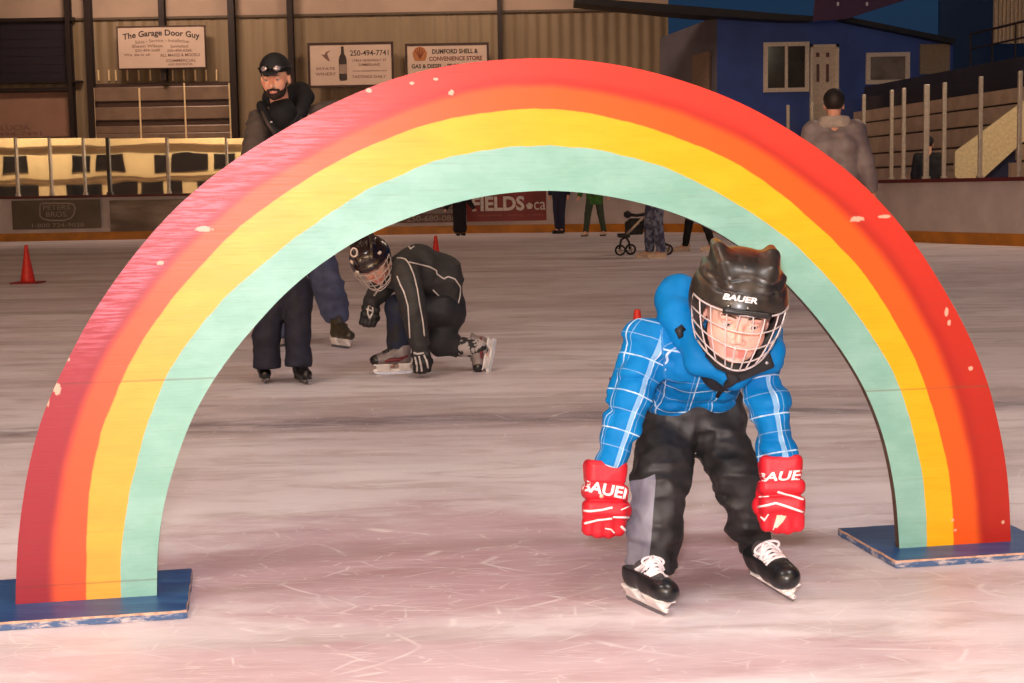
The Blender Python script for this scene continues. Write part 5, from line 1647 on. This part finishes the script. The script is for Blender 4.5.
pp = on_surface([(271.3, 121.5), (271.5, 123)], lambda p: np.minimum(jf(p), mhood(p)), 8.6, .006); mb = MB(); mb.tube(list(pp), .008, 6); mb.build('zip_pull', M('string_pale', (220, 205, 195), .6), mj, True)
tf = trousers_sdf(J, 1.25, {'l': P(339, 322, 9.86)[2], 'r': P(283, 336, 9.8)[2]}, .022)
sdf_obj('jeans', tf, *bounds([J[k] for k in ('hpl', 'hpr', 'knl', 'knr', 'anl', 'anr', 'pelvis')], .2), .0085, M('denim', (80, 88, 122), .8, var=.2, vs=18, bump=.15, bs=200), man, 'baggy blue jeans')
for k, (tx, ty, hx, hy) in (('l', (353, 347.5, 327, 350)), ('r', (258, 350, 292, 345))):
    toe = G(tx, ty); heel = G(hx, hy)
    if k == 'l': toe, heel = G(354, 349.5), G(327, 346)
    up = J['an' + k] * A(1, 1, 0) + A(0, 0, .2) - (toe + heel) / 2
    skate(man, toe, heel, A(up[0] * .6, up[1] * .4, .28), 1.0, (70, 62, 44), (58, 50, 36), (60, 52, 40), name='ice_skate', cuff=.185, h=.005, drop=.004)

# ---- the child in navy trousers with black figure skates, mostly behind the arch
c0 = (G(265, 384) + G(301, 384)) / 2
nav = empty('person', (c0[0], c0[1], 0), 'child in navy trousers and black figure skates, half hidden by the rainbow', 'person')
J = stand((c0[0], c0[1]), 1.06, (.35, -1), 0, 0, arms=((-.3, .35), (-.3, .35)))
s_ = J['s']
J['hpl'], J['hpr'] = P(297, 300, 7.93), P(274, 300, 7.93)
J['pelvis'] = P(285, 290, 7.95); J['knl'], J['knr'] = P(298, 335, 7.90), P(267, 336, 7.90)
J['anl'], J['anr'] = P(299, 366, 7.92), P(266, 368, 7.92)
J['tol'], J['tor'] = J['anl'] + J['f'] * .05 * s_ - A(0, 0, .02), J['anr'] + J['f'] * .05 * s_ - A(0, 0, .02)
for k_, sg_ in (('l', -1), ('r', 1)):
    J['el' + k_] = J['sh' + k_] - A(0, 0, .12) + J['f'] * .06 + J['r'] * sg_ * .02; J['wr' + k_] = J['chest'] + J['f'] * .20 + J['r'] * sg_ * .06 + A(0, 0, .02)
NH = Head(J['head'], A(-.1, 1, .15), A(0, -.15, 1), .84, True)
bf = body_sdf(J, NH)
lo, hi = bounds(all_pts(J) + [NH.w(-.1, .13, .13), NH.w(.1, -.14, .13)], .08)
sdf_obj('body', bf, lo, hi, .0075, m_skin_child, nav, None, {'lip': NH.lip, 'cheek': NH.cheek})
sdf_obj('jacket', jacket_sdf(J, 1.1, .86, .014), *bounds(all_pts(J), .15), .0085, M('jacket_navy', (40, 46, 84), .75, bump=.1, bs=120), nav)


def ntr(p):
    d = None
    for k in 'lr':
        h, kn, an = J['hp' + k], J['kn' + k], J['an' + k]
        e = chain(p, [h + A(0, 0, .05), h, kn, an + A(0, 0, -.03)], [.075, .076, .068, .070], .02)
        e = smax(e, np.where(np.linalg.norm(p - an, axis=1) < .2, an[2] + .006 - p[:, 2], -1), .008)
        d = e if d is None else smin(d, e, .012)
    d = smin(d, cap(p, J['pelvis'] - X_ * .03, J['pelvis'] + X_ * .03, .10), .03)
    return d + folds(p, .014, (8, 8, 15)) + folds(p + 1, .005, (20, 20, 30))


sdf_obj('trousers', ntr, *bounds([J[k] for k in ('hpl', 'hpr', 'knl', 'knr', 'anl', 'anr', 'pelvis')], .16), .007, M('trousers_navy', (32, 32, 50), .75, var=.2, bump=.12, bs=160), nav, 'navy trousers')


def beanie(p):
    q = NH.f.to(p) / NH.s
    d = smax(ell(q, (0, -.012, .045), (.096, .114, .100)), .02 - q[:, 2], .008); d = smin(d, sph(q, (0, -.02, .155), .026), .01); return d * NH.s


sdf_obj('knit_hat', beanie, *bounds([NH.w(a, b, c) for a in (-.11, .11) for b in (-.13, .11) for c in (.0, .19)], .01), .006, M('hat_navy', (36, 40, 70), .85, bump=.3, bs=90), nav)
skate(nav, G(266.5, 385.5), G(262, 379), A(0, .06, 1), .82, (14, 13, 14), (12, 11, 12), (26, 24, 26), 'figure', 'figure_skate', .15, .004, lace_r=.0025, drop=.022)
skate(nav, G(309, 385.5), G(297, 381), A(-.1, .06, 1), .82, (14, 13, 14), (12, 11, 12), (26, 24, 26), 'figure', 'figure_skate', .15, .004, lace_r=.0025, drop=.022)

# ---- the child crouching on one knee
crl = empty('person', (P(420, 360, 8.24)[0], 8.24, 0), 'child in a black tracksuit with white piping and caged helmet crouching on one knee', 'person')
CH = Head(P(372.5, 262, 8.05), A(.10, -.80, -.62), nrm(A(-.34, -.45, .78)), .92, True)
cN = P(392, 268, 8.14); cSh = P(405, 271, 8.06); cEl = P(413, 309, 8.0); cWr = P(420, 345, 8.02)
cSf = P(392, 272, 8.36); cEf = P(379, 293, 8.28); cWf = P(371, 304, 8.22)
cC = P(418, 268, 8.22); cB = P(441, 277, 8.30); cPv = P(446, 305, 8.36)
f_hp, f_kn, f_an = P(441, 309, 8.25), P(398, 309, 8.22), P(399, 352, 8.28)
b_hp, b_kn, b_an = P(447, 312, 8.40), P(441, 342, 8.28), P(479, 348, 8.30)


def c_body(p):
    d = CH.sdf(p)
    d = smin(d, chain(p, [cN, cC, cB, cPv], [.05, .07, .075, .075], .03), .03)
    for s3, e3, w3 in ((cSh, cEl, cWr), (cSf, cEf, cWf)):
        dn = nrm(w3 - e3) if w3 is cWr else nrm(A(-.22, -.25, -1)); d = smin(d, chain(p, [cN, s3, e3, w3, w3 + dn * (.05 if w3 is cWr else .004)], [.045, .038, .030, .024, .026], .02), .02)
        if w3 is cWf: continue
        for k in range(4): d = smin(d, cap(p, w3 + dn * .05 + X_ * (-.022 + .0147 * k), w3 + dn * .09 + X_ * (-.024 + .016 * k), .0075, .0065), .004)
        d = smin(d, cap(p, w3 + dn * .02, w3 + dn * .05 + A(.02, -.035, 0), .009, .008), .005)
    d = smin(d, chain(p, [f_hp, f_kn, f_an, f_an + A(-.05, -.02, -.06)], [.06, .045, .032, .03], .02), .02)
    d = smin(d, chain(p, [b_hp, b_kn, b_an, b_an + A(.03, 0, -.06)], [.06, .045, .032, .03], .02), .02)
    return d


cpts = [cN, cSh, cEl, cWr, cSf, cEf, cWf, cC, cB, cPv, f_hp, f_kn, f_an, b_kn, b_an, CH.w(0, .12, -.12), CH.w(0, -.1, .13)]
sdf_obj('body', c_body, *bounds(cpts, .10), .0062, m_skin_child, crl, None, {'lip': CH.lip, 'cheek': CH.cheek})
CH.eyes(crl, (0, -.1)); CH.brows(crl, m_hair)


def c_jacket(p):
    d = chain(p, [cN + A(.02, 0, -.03), cC, cB, cPv + A(.0, -.02, .0)], [.085, .112, .112, .098], .05)
    d = smin(d, chain(p, [cC, cSh, cEl, cWr], [.08, .078, .066, .052], .02), .03)
    d = smin(d, chain(p, [cC, cSf, cEf, cWf], [.07, .07, .058, .046], .02), .02)
    for w3, e3 in ((cWr, cEl), (cWf, cEf)):
        ax = nrm(w3 - e3); d = smax(d, np.where(np.linalg.norm(p - w3, axis=1) < .12, (p - w3) @ ax - (.03 if w3 is cWf else 0), -1), .008)
    q = CH.f.to(p) / CH.s
    d = smax(d, -ell(q, (0, .0, .0), (.112, .14, .14)) * CH.s, .01)
    return d + folds(p, .014, (9, 9, 12)) + folds(p + 4, .004, (22, 22, 28))


m_trk = M('tracksuit_black', (50, 48, 48), .7, var=.2, bump=.1, bs=120)
cj = sdf_obj('jacket', c_jacket, *bounds(cpts, .14), .0066, m_trk, crl)
m_pip = M('piping_white', (212, 202, 196), .6)
for q in ([(397, 258), (404, 258), (409, 263), (414, 275), (417.5, 290), (420, 306), (423, 322), (424.5, 336)], [(409, 262), (420, 264.5), (430, 267), (436.5, 270.5), (437, 274)], [(437, 274), (444, 279), (448, 276.5), (455, 279), (460.5, 287), (460, 296), (458, 304)],
          [(433, 290), (440, 297), (446, 298), (447, 305), (446, 312)], [(397, 276), (400, 284), (404, 292), (408, 306), (409, 322), (410, 338)], [(374, 296), (378, 290), (383, 284)]):
    pp = on_surface(resample(np.array(q, float), 22), c_jacket, 7.5, .0005); ok = np.abs(c_jacket(pp)) < .02; pp = pp[ok]
    if len(pp) > 3: mb = MB(); mb.tube(list(pp), .0042, 6); mb.build('piping', m_pip, cj, True, 'white piping')
pp = on_surface([(408.5, 246.5), (411, 249), (414, 246.5)], c_jacket, 7.5, .0); mb = MB(); mb.tube(list(pp), .006, 6); mb.build('emblem', m_pip, cj, True, 'small pale mark on the shoulder')


def c_trousers(p):
    d = chain(p, [f_hp, f_kn, f_an + A(0, 0, .0)], [.088, .072, .058], .02)
    e = chain(p, [b_hp, b_kn, P(457, 346, 8.3)], [.090, .074, .060], .02)
    d = smin(d, e, .02); d = smin(d, cap(p, cPv, cPv + A(.0, -.03, -.04), .11), .03)
    d = smax(d, np.where(p[:, 0] < P(425, 340, 8.2)[0], f_an[2] + .0 - p[:, 2], -1), .006)
    ax = nrm(b_an - b_kn); d = smax(d, np.where(p[:, 2] < b_kn[2] + .07, (p - P(458, 346, 8.3)) @ ax, -1), .006)
    return d + folds(p, .014, (9, 9, 13))


t = NT('trousers_navy_black'); co = t.coord(); so = t.n('ShaderNodeSeparateXYZ'); t.l(co, so.inputs[0])
fx = float(P(412, 330, 8.2)[0] - P(420, 360, 8.24)[0])
pat = t.math('MULTIPLY', t.smooth(so.outputs[0], fx, fx - .02), t.smooth(t.noise(co, 9, 3), .46, .56))
t.col(t.mix(pat, lin((40, 39, 43)), lin((34, 41, 66)))); t.rough(.65)
sdf_obj('trousers', c_trousers, *bounds(cpts, .14), .0066, t.mat, crl)


# shin guard sock patches on the back leg
def c_sock(p):
    d = chain(p, [P(452, 346, 8.3), b_an], [.056, .050], .01); d = smax(d, -((p - P(450, 346, 8.3)) @ nrm(b_an - b_kn)), .006); return d + folds(p, .006, (14, 14, 14))


t = NT('sock_camo'); co = t.coord(); v3 = t.noise(co, 26, 2); t.col(t.mix(t.smooth(v3, .46, .52), lin((34, 32, 34)), lin((170, 160, 158)))); t.rough(.7)
sdf_obj('sock', c_sock, *bounds([P(450, 346, 8.3), b_an], .08), .005, t.mat, crl, 'black and grey sock')
skate(crl, G(377.5, 374.6), G(410, 373.5), A(.10, .1, 1), .98, (120, 106, 104), (34, 32, 34), (40, 38, 40), name='ice_skate', cuff=.17, h=.0042, accent=(110, 34, 44), drop=.008)
skate(crl, P(491, 371.5, 8.26), P(497, 339, 8.34), P(476, 349, 8.3) - P(494, 355, 8.3), .92, (130, 116, 114), (30, 28, 30), (120, 110, 110), name='ice_skate', cuff=.17, h=.0042, accent=(110, 34, 44), drop=.008)
# gloves
m_gb = M('glove_black', (28, 26, 27), .55, bump=.15, bs=160); m_gw = M('glove_grey', (206, 196, 192), .6)
g, gs, GF, stripe = glove(crl, P(420, 345, 8.02), A(.06, -.02, -1), A(.1, -1, .1), .92, m_gb, m_gw, -1, .005)
for q in ([(412, 352), (417, 354), (424, 353)], [(415, 357), (417, 366), (417, 374)], [(419, 356), (421, 365), (422, 374)], [(424, 355), (427, 362), (428, 368)], [(411, 356), (412.5, 362)]):
    pp = on_surface(resample(np.array(q, float), 8), gs, 7.4, 0); pp = pp[np.abs(gs(pp)) < .02]
    if len(pp) > 2: mb = MB(); mb.tube(list(pp), .0055, 6); mb.build('piping', m_gw, g, True, 'pale piping')
g, gs, GF, stripe = glove(crl, P(372.5, 300, 8.24), A(-.22, -.25, -1), A(.25, -1, .1), .90, m_gb, m_gw, -1, .005)
for q in ([(364, 301), (369, 302.5), (375, 304)], [(368.5, 306), (367.5, 313), (370, 319)], [(372.5, 307), (373, 312), (370, 318)], [(366, 309), (373, 311)]):
    pp = on_surface(resample(np.array(q, float), 8), gs, 7.6, 0); pp = pp[np.abs(gs(pp)) < .02]
    if len(pp) > 2: mb = MB(); mb.tube(list(pp), .0050, 6); mb.build('piping', m_gw, g, True, 'pale piping')


# helmet with cage
def c_helm(p):
    q = CH.f.to(p) / CH.s; e = q.copy(); e[:, 0] = np.abs(e[:, 0])
    d = smin(smax(ell(e, (0, -.012, .044), (.116, .136, .118)), e[:, 2] - .150, .03), smax(ell(e, (0, -.006, .03), (.124, .148, .11)), e[:, 2] - .078, .014), .012)
    d = smin(d, chain(e, [A(.04, .09, .10), A(.056, .03, .14), A(.062, -.06, .145)], [.012, .015, .014], .01), .02)
    d = smax(d, -ell(e, (0, -.010, .028), (.104, .122, .114)), .004)
    fade = np.clip((q[:, 1] - .0) / .06, 0, 1); low = .045 * fade + -.07 * (1 - fade)
    return smax(d, low - q[:, 2], .006) * CH.s


chm = sdf_obj('helmet', c_helm, *bounds([CH.w(a, b, c) for a in (-.15, .15) for b in (-.17, .17) for c in (-.09, .2)], .01), .0048, M('helmet_maroon', (40, 26, 26), .25, coat=.5, var=.35, vs=9), crl)


def cgc(az, z):
    f2 = np.clip((.045 - z) / .17, 0, 1); rx = .124 - .052 * f2 ** 2.2; ry = .154 - .014 * f2 ** 2.5 + .012 * math.sin(f2 * 3.1)
    return CH.w(rx * math.sin(az), ry * math.cos(az), z)


mb = MB()
for k in (0, .3, .6, .85, 1.0): mb.tube([cgc(a, .042 + (-.142 + .02 * abs(a)) * k) for a in np.linspace(-1.35, 1.35, 25)], .0026, 6)
for a0 in (-1.35, -1.0, -.6, -.2, .2, .6, 1.0, 1.35): mb.tube([cgc(a0 * (1 - .2 * f2), .042 + (-.142 + .02 * abs(a0)) * f2) for f2 in np.linspace(0, 1, 10)], .0026, 6)
mb.build('cage', M('cage_pale', (206, 192, 186), .3, .2), chm, True, 'pale wire face cage')
# pale round mark and patches on the helmet
fnc = c_helm
cc = np.array([(354 + 3.2 * math.cos(a), 252.5 + 4.2 * math.sin(a)) for a in np.linspace(0, 2 * math.pi, 16, endpoint=False)])
pp = on_surface(cc, fnc, 7.4, .001); mb = MB(); mb.tube(list(pp), .0055, 6, closed=True); mb.build('emblem_ring', M('mark_cream', (232, 214, 204), .5), chm, True, 'cream ring mark')
for q in ([(351, 261), (353, 263)], [(391, 243), (392.5, 248)], [(378.5, 254), (380.5, 252)], [(356, 271.5), (359, 272.5)]):
    pp = on_surface(np.array(q, float), fnc, 7.4, .001)
    if (np.abs(fnc(pp)) < .02).all(): mb = MB(); mb.tube(list(pp), .009, 6); mb.build('emblem_patch', M('mark_cream', (232, 214, 204), .5), chm, True, 'cream patch')


# ---- people far off on the ice
def far_person(label, feet, H, heading, top, bottom, shoes_m, sole_m, hair, h=.018, puff=1.0, hem=.80, wide=1.0, spread=0.0, step=0.0, arms=((.02, .02), (.02, .02)), hat=None, hood=False, long_hair=False, lean=(0, 0), jnt=None, child=False, skin=None):
    r = empty('person', (feet[0], feet[1], 0), label, 'person')
    J = stand((feet[0], feet[1]), H, heading, spread, step, lean, arms)
    if jnt: jnt(J)
    hd = Head(J['head'], J['f'] * 1.0 + A(0, 0, -.05), A(0, 0, 1) + J['f'] * .05, (.84 if child else 1.0) * (1.0 if child else H / 1.78), child)
    sdf_obj('body', body_sdf(J, hd, h < .014), *bounds(all_pts(J) + [hd.w(0, 0, .13)], .16), min(h, .011), m_skin_child if child else m_skin, r, None, {'lip': hd.lip, 'cheek': hd.cheek})
    sdf_obj('jacket', jacket_sdf(J, puff, hem, .010), *bounds(all_pts(J), .22), h * .8, top, r)
    sdf_obj('trousers', trousers_sdf(J, wide, None, .010), *bounds([J[k] for k in J if k[:2] in ('hp', 'kn', 'an', 'pe')], .2), h * .8, bottom, r)
    for k in 'lr': shoe(J, k, r, shoes_m, sole_m, J['s'], 'shoe', .009)
    if hat is not None: cap_hat(hd, r, hat, False, .008)
    hair_cap(hd, r, hair, -.05, .009, long_hair)
    return r, J, hd


m_hair_d = M('hair_dark', (44, 32, 28), .6, var=.3, vs=60)
m_shoe_b = M('shoe_black', (24, 20, 20), .5); m_shoe_w = M('shoe_pale', (226, 196, 170), .6); m_sole_w = M('sole_pale', (222, 200, 178), .6); m_sole_b = M('sole_dark', (44, 38, 36), .6)
g0 = G(460, 235.5)
rK, JK, _h = far_person('small child in a long black coat skating in front of the red advert', (g0[0], g0[1]), 1.18, (.4, -1), M('coat_black', (22, 14, 20), .8), M('trousers_black', (18, 16, 20), .8), m_shoe_b, m_sole_b, m_hair_d, .016, 1.35, .34, 1.45, arms=((.27, .05), (.27, .05)), child=True)
sdf_obj('coat_skirt', lambda p: smax(cap(p, JK['pelvis'] + A(0, 0, .05), JK['pelvis'] * A(1, 1, 0) + A(0, 0, .16), .13, .155), .075 - p[:, 2], .01) + folds(p, .012, (9, 9, 5)), *bounds([JK['pelvis'], JK['pelvis'] * A(1, 1, 0)], .22), .012, M('coat_black', (22, 14, 20), .8), rK)
g0 = G(560, 233.5)
far_person('distant skater in dark blue trousers and a dark top right of the red advert', (g0[0], g0[1]), 1.72, (-.6, -1), M('top_dark_blue', (34, 36, 58), .8), M('trousers_dark_blue', (36, 38, 64), .8), m_shoe_b, m_sole_b, m_hair_d, .02, .95, .90, .95, spread=-.03)
g0 = G(595, 236)
far_person('distant skater in a green jacket and olive trousers', (g0[0], g0[1]), 1.66, (-.5, -1), M('jacket_green', (62, 112, 48), .8), M('trousers_olive', (62, 74, 58), .8), m_shoe_w, m_sole_b, m_hair_d, .02, 1.05, .72, .95, spread=.07, step=.14, arms=((.12, .05), (.12, .05)))
# stroller pusher
g0 = G(657, 258)
t = NT('patterned_denim'); co = t.coord(); t.col(t.mix(t.smooth(t.noise(co, 12, 3), .44, .58), lin((66, 70, 96)), lin((124, 128, 150)))); t.rough(.8)


def pj(J):
    f = J['f']; s = J['s']
    for k, a in (('l', .06), ('r', -.06)):
        J['wr' + k] = J['chest'] + f * .42 * s + J['r'] * (-.2 if k == 'l' else .2) * s - A(0, 0, .22 * s); J['el' + k] = (J['sh' + k] + J['wr' + k]) / 2 - A(0, 0, .12 * s)


far_person('person in mottled blue jeans and pale shoes pushing the black stroller', (g0[0] - .02, g0[1]), 1.66, (-1, -.25), M('top_maroon', (96, 48, 56), .8), t.mat, m_shoe_w, m_sole_w, m_hair_d, .012, 1.0, .88, 1.12, step=.06, jnt=pj, long_hair=True)
g0 = G(699, 251.5)
far_person('person in black trousers and beige shoes walking left behind the front child', (g0[0], g0[1]), 1.68, (-1, -.2), M('jacket_umber', (70, 52, 46), .8), M('trousers_black', (18, 16, 20), .8), m_shoe_w, m_sole_w, m_hair_d, .014, 1.0, .80, .9, step=.20)
# adult in a grey puffer seen from the back
t = NT('puffer_grey'); co = t.coord(); wv = t.n('ShaderNodeTexWave', wave_type='BANDS', bands_direction='Z'); wv.inputs['Scale'].default_value = 4.2; wv.inputs['Distortion'].default_value = 2.5; wv.inputs['Detail'].default_value = 2
t.l(co, wv.inputs['Vector']); t.col(t.mix(t.smooth(t.noise(co, 5, 3), .3, .7), lin((128, 112, 112)), lin((154, 138, 136)))); t.rough(.5); t.bump(wv.outputs['Fac'], .4, .008)
px_ = P(834, 100, 13.6)
r, J, hd = far_person('person in a grey quilted jacket and black cap behind the right side of the rainbow', (px_[0], 13.6), 1.83, (.15, 1), t.mat, M('trousers_grey', (60, 56, 60), .8), m_shoe_b, m_sole_b, m_hair_d, .014, 1.22, .78, 1.05, arms=((.10, .02), (.10, .02)), hat=M('cap_dark', (30, 26, 28), .7))


def collar(p):
    d = chain(p, [J['neck'] - J['r'] * .05 + J['f'] * .0, J['neck'] + J['r'] * .05], [.10, .10], .02); d = smax(d, np.abs(p[:, 2] - J['neck'][2] - .02) - .055, .02); return d + folds(p, .01, (10, 10, 14))


sdf_obj('collar', collar, *bounds([J['neck']], .2), .008, M('collar_pale', (190, 172, 158), .8), r, 'pale fleece collar')
# dark figure seated by the bleachers
S0 = P(929, 178, 26.9)
far_person('person in dark clothes behind the right-hand boards in front of the bleachers', (S0[0] - .02, 26.9), 1.8, (.4, 1), M('clothes_dark', (30, 26, 30), .8), M('trousers_black', (18, 16, 20), .8), m_shoe_b, m_sole_b, m_hair_d, .018, 1.0, .80, 1.0, hat=M('cap_dark', (30, 26, 28), .7))

# ---- the stroller
SYd = G(630, 255.5)[1]
sro = empty('stroller', (*G(643, 255.5)[:2], 0), 'black three-point stroller with a silver frame bar on the ice under the arch', 'stroller')
m_sb = M('stroller_black', (26, 22, 24), .6); m_ss = M('stroller_silver', (196, 178, 160), .3, .5)
SP = lambda x, y, dy=0.0: P(x, y, SYd + dy)


def wheel(c, r, parent):
    mb = MB(); ring = [c + A(r * .84 * math.cos(a), 0, r * .84 * math.sin(a)) for a in np.linspace(0, 2 * math.pi, 20, endpoint=False)]
    mb.tube(ring, r * .17, 6, closed=True); w = mb.build('wheel', m_sb, parent, True)
    mb = MB()
    for k in range(5):
        a = 2 * math.pi * k / 5; mb.tube([c, c + A(r * .8 * math.cos(a), 0, r * .8 * math.sin(a))], r * .09, 5)
    mb.lathe([(r * .22, -.02), (r * .22, .02)], c, 10, (1, 0, 0), (0, 0, 1), (0, -1, 0)); mb.build('spokes', M('spoke_grey', (150, 132, 116), .5), w)


R_w = .083
for x, dy in ((620.3, -.06), (630.6, .22)):
    c = SP(x, 250, dy); c[2] = R_w; wheel(c, R_w, sro)
for x, dy in ((667.5, -.10), (664.5, .42)):
    c = SP(x, 250, dy); c[2] = R_w; wheel(c, R_w, sro)
for dy in (0, .34):
    mb = MB(); mb.tube([SP(625, 236, dy), SP(636, 225, dy), SP(647, 213.5, dy), SP(655, 203, dy), SP(661, 196, dy)], .022, 8); mb.build('push_bar', m_ss, sro, True, 'silver frame bar')
    mb = MB(); mb.tube([SP(640, 222, dy), SP(655, 238, dy), SP(666, 249, dy)], .018, 8); mb.build('rear_strut', m_sb, sro, True)
    mb = MB(); mb.tube([SP(627, 236, dy), SP(621, 240, dy), SP(619.5, 249, dy)], .016, 6); mb.tube([SP(626, 237, dy), SP(629, 242, dy), SP(630, 249, dy)], .016, 6); mb.build('fork', m_sb, sro, True)
mb = MB(); mb.tube([SP(661, 196, 0), SP(661, 196, .34)], .025, 8); mb.build('handle', m_sb, sro, True)
mb = MB(); mb.obox(SP(623.5, 235.5, .17), X_, A(0, 1, 0), A(0, 0, 1), .085, .2, .028, .015); mb.build('footrest', m_sb, sro, True)
st = lambda p: U(.04, rbox(p, SP(640, 223, .17), (.17, .16, .07), .03), cap(p, SP(649, 220, .08), SP(654, 206, .10), .07), cap(p, SP(649, 220, .26), SP(654, 206, .26), .07), rbox(p, SP(634, 228, .17), (.13, .14, .10), .03))
sdf_obj('seat', st, *bounds([SP(626, 235, 0), SP(660, 198, .34)], .15), .012, m_sb, sro)
mb = MB(); mb.tube([SP(646, 214, -.02), SP(637, 215.5, -.02), SP(628, 214.5, .0), SP(627, 214.5, .34), SP(637, 215.5, .36)], .024, 8); mb.lathe([(.001, -.06), (.055, -.03), (.055, .03), (.001, .06)], SP(627.5, 214.5, .02), 10); mb.build('bumper_bar', m_sb, sro, True)


# ---- cones on the ice
def cone(g, h, label):
    r = empty('traffic_cone', (g[0], g[1], 0), label, 'cone', None); s = h / .45
    mb = MB(); mb.lathe([(.088, .012), (.082, .04), (.040, .28), (.020, .44), (.015, .45), (.010, .446)], A(g[0], g[1], 0) , 24)
    mb.v = [[g[0] + (q[0] - g[0]) * s, g[1] + (q[1] - g[1]) * s, q[2] * s] for q in mb.v]
    mb.build('body', M('cone_red', (214, 42, 28), .5, var=.12), r, True)
    mb = MB(); mb.box(g[0] - .165 * s, g[0] + .165 * s, g[1] - .165 * s, g[1] + .165 * s, 0, .018 * s, .006); mb.build('base', M('cone_base', (150, 40, 34), .6), r)


cone(G(28, 283.2), .455, 'red traffic cone on the ice at the left edge below the grey advert')
cone(G(436.5, 272.5), .455, 'orange traffic cone whose tip shows behind the back of the crouching child')
cone(G(638, 383), .38, 'orange traffic cone almost hidden behind the sleeve of the child in blue')

# ================================================================== LIGHT
def area(name, loc, aim, sx, sy, power, c):
    l = bpy.data.lights.new(name, 'AREA'); l.shape = 'RECTANGLE'; l.size = sx; l.size_y = sy; l.energy = power; l.color = c
    o = bpy.data.objects.new(name, l); COL.objects.link(o); o.location = loc
    o.rotation_euler = (Vector(aim) - Vector(loc)).to_track_quat('-Z', 'Y').to_euler(); return o


# the photographer's flash, just above the lens
area('camera_flash', (-.06, .02, 1.22), (.15, 4.0, .55), .16, .10, 98, (1.0, .95, .99))
# arena lamps under the roof; extras added to brighten mid ice and right side
WARM = (1.0, .73, .55)
for x, y, p in ((-5, 1.5, 235), (2.5, 1.5, 235), (-1.5, 7.0, 95), (-8, 12, 24), (1.5, 12, 20), (-9, 24, 25), (0, 24, 22), (7.2, 21, 230), (-9, 35.2, 330), (-1, 35.2, 230)):
    area('roof_lamp', (x, y, 8.6), (x, 40, 3.4) if y > 30 else (x, y, 0), 2.4, .9, p, (1.0, .92, .88) if y < 5 else WARM)
# unseen frontal fill added behind the camera to brighten the distant figures
area('front_fill_light', (-3.5, -5.7, 3.6), (-2.0, 14, 1.0), 9.0, 1.6, 530, (1.0, .74, .52))
# unseen fill lamp added to brighten the cream stringer
area('stair_fill', (8.0, 23.5, 5.5), (9.2, 28.0, 1.8), .6, .3, 75, (1.0, .84, .62))
# lamps over the lobby front behind the photographer
for x in (-24, -15, -6, 4):
    area('lobby_lamp', (x, -3.2, 6.5), (x, -6.2, 2.0), 5.0, .4, 500, (1.0, .86, .66))
w = bpy.data.worlds.new('dusk'); scene.world = w; w.use_nodes = True
nt = w.node_tree; bg = nt.nodes['Background']
tc = nt.nodes.new('ShaderNodeTexCoord'); sx = nt.nodes.new('ShaderNodeSeparateXYZ'); rp = nt.nodes.new('ShaderNodeValToRGB')
nt.links.new(tc.outputs['Generated'], sx.inputs[0]); nt.links.new(sx.outputs[2], rp.inputs[0])
rp.color_ramp.elements[0].color = lin((40, 50, 74)); rp.color_ramp.elements[1].color = lin((24, 78, 112)); rp.color_ramp.elements[1].position = .35
nt.links.new(rp.outputs[0], bg.inputs[0]); bg.inputs[1].default_value = .6
scene.view_settings.view_transform = 'Standard'; scene.view_settings.look = 'None'
scene.view_settings.exposure = 0.0; scene.view_settings.gamma = 1.0; scene.view_settings.use_curve_mapping = False
scene.cycles.use_denoising = True
scene.cycles.max_bounces = 6
scene.cycles.sample_clamp_indirect = 6.0
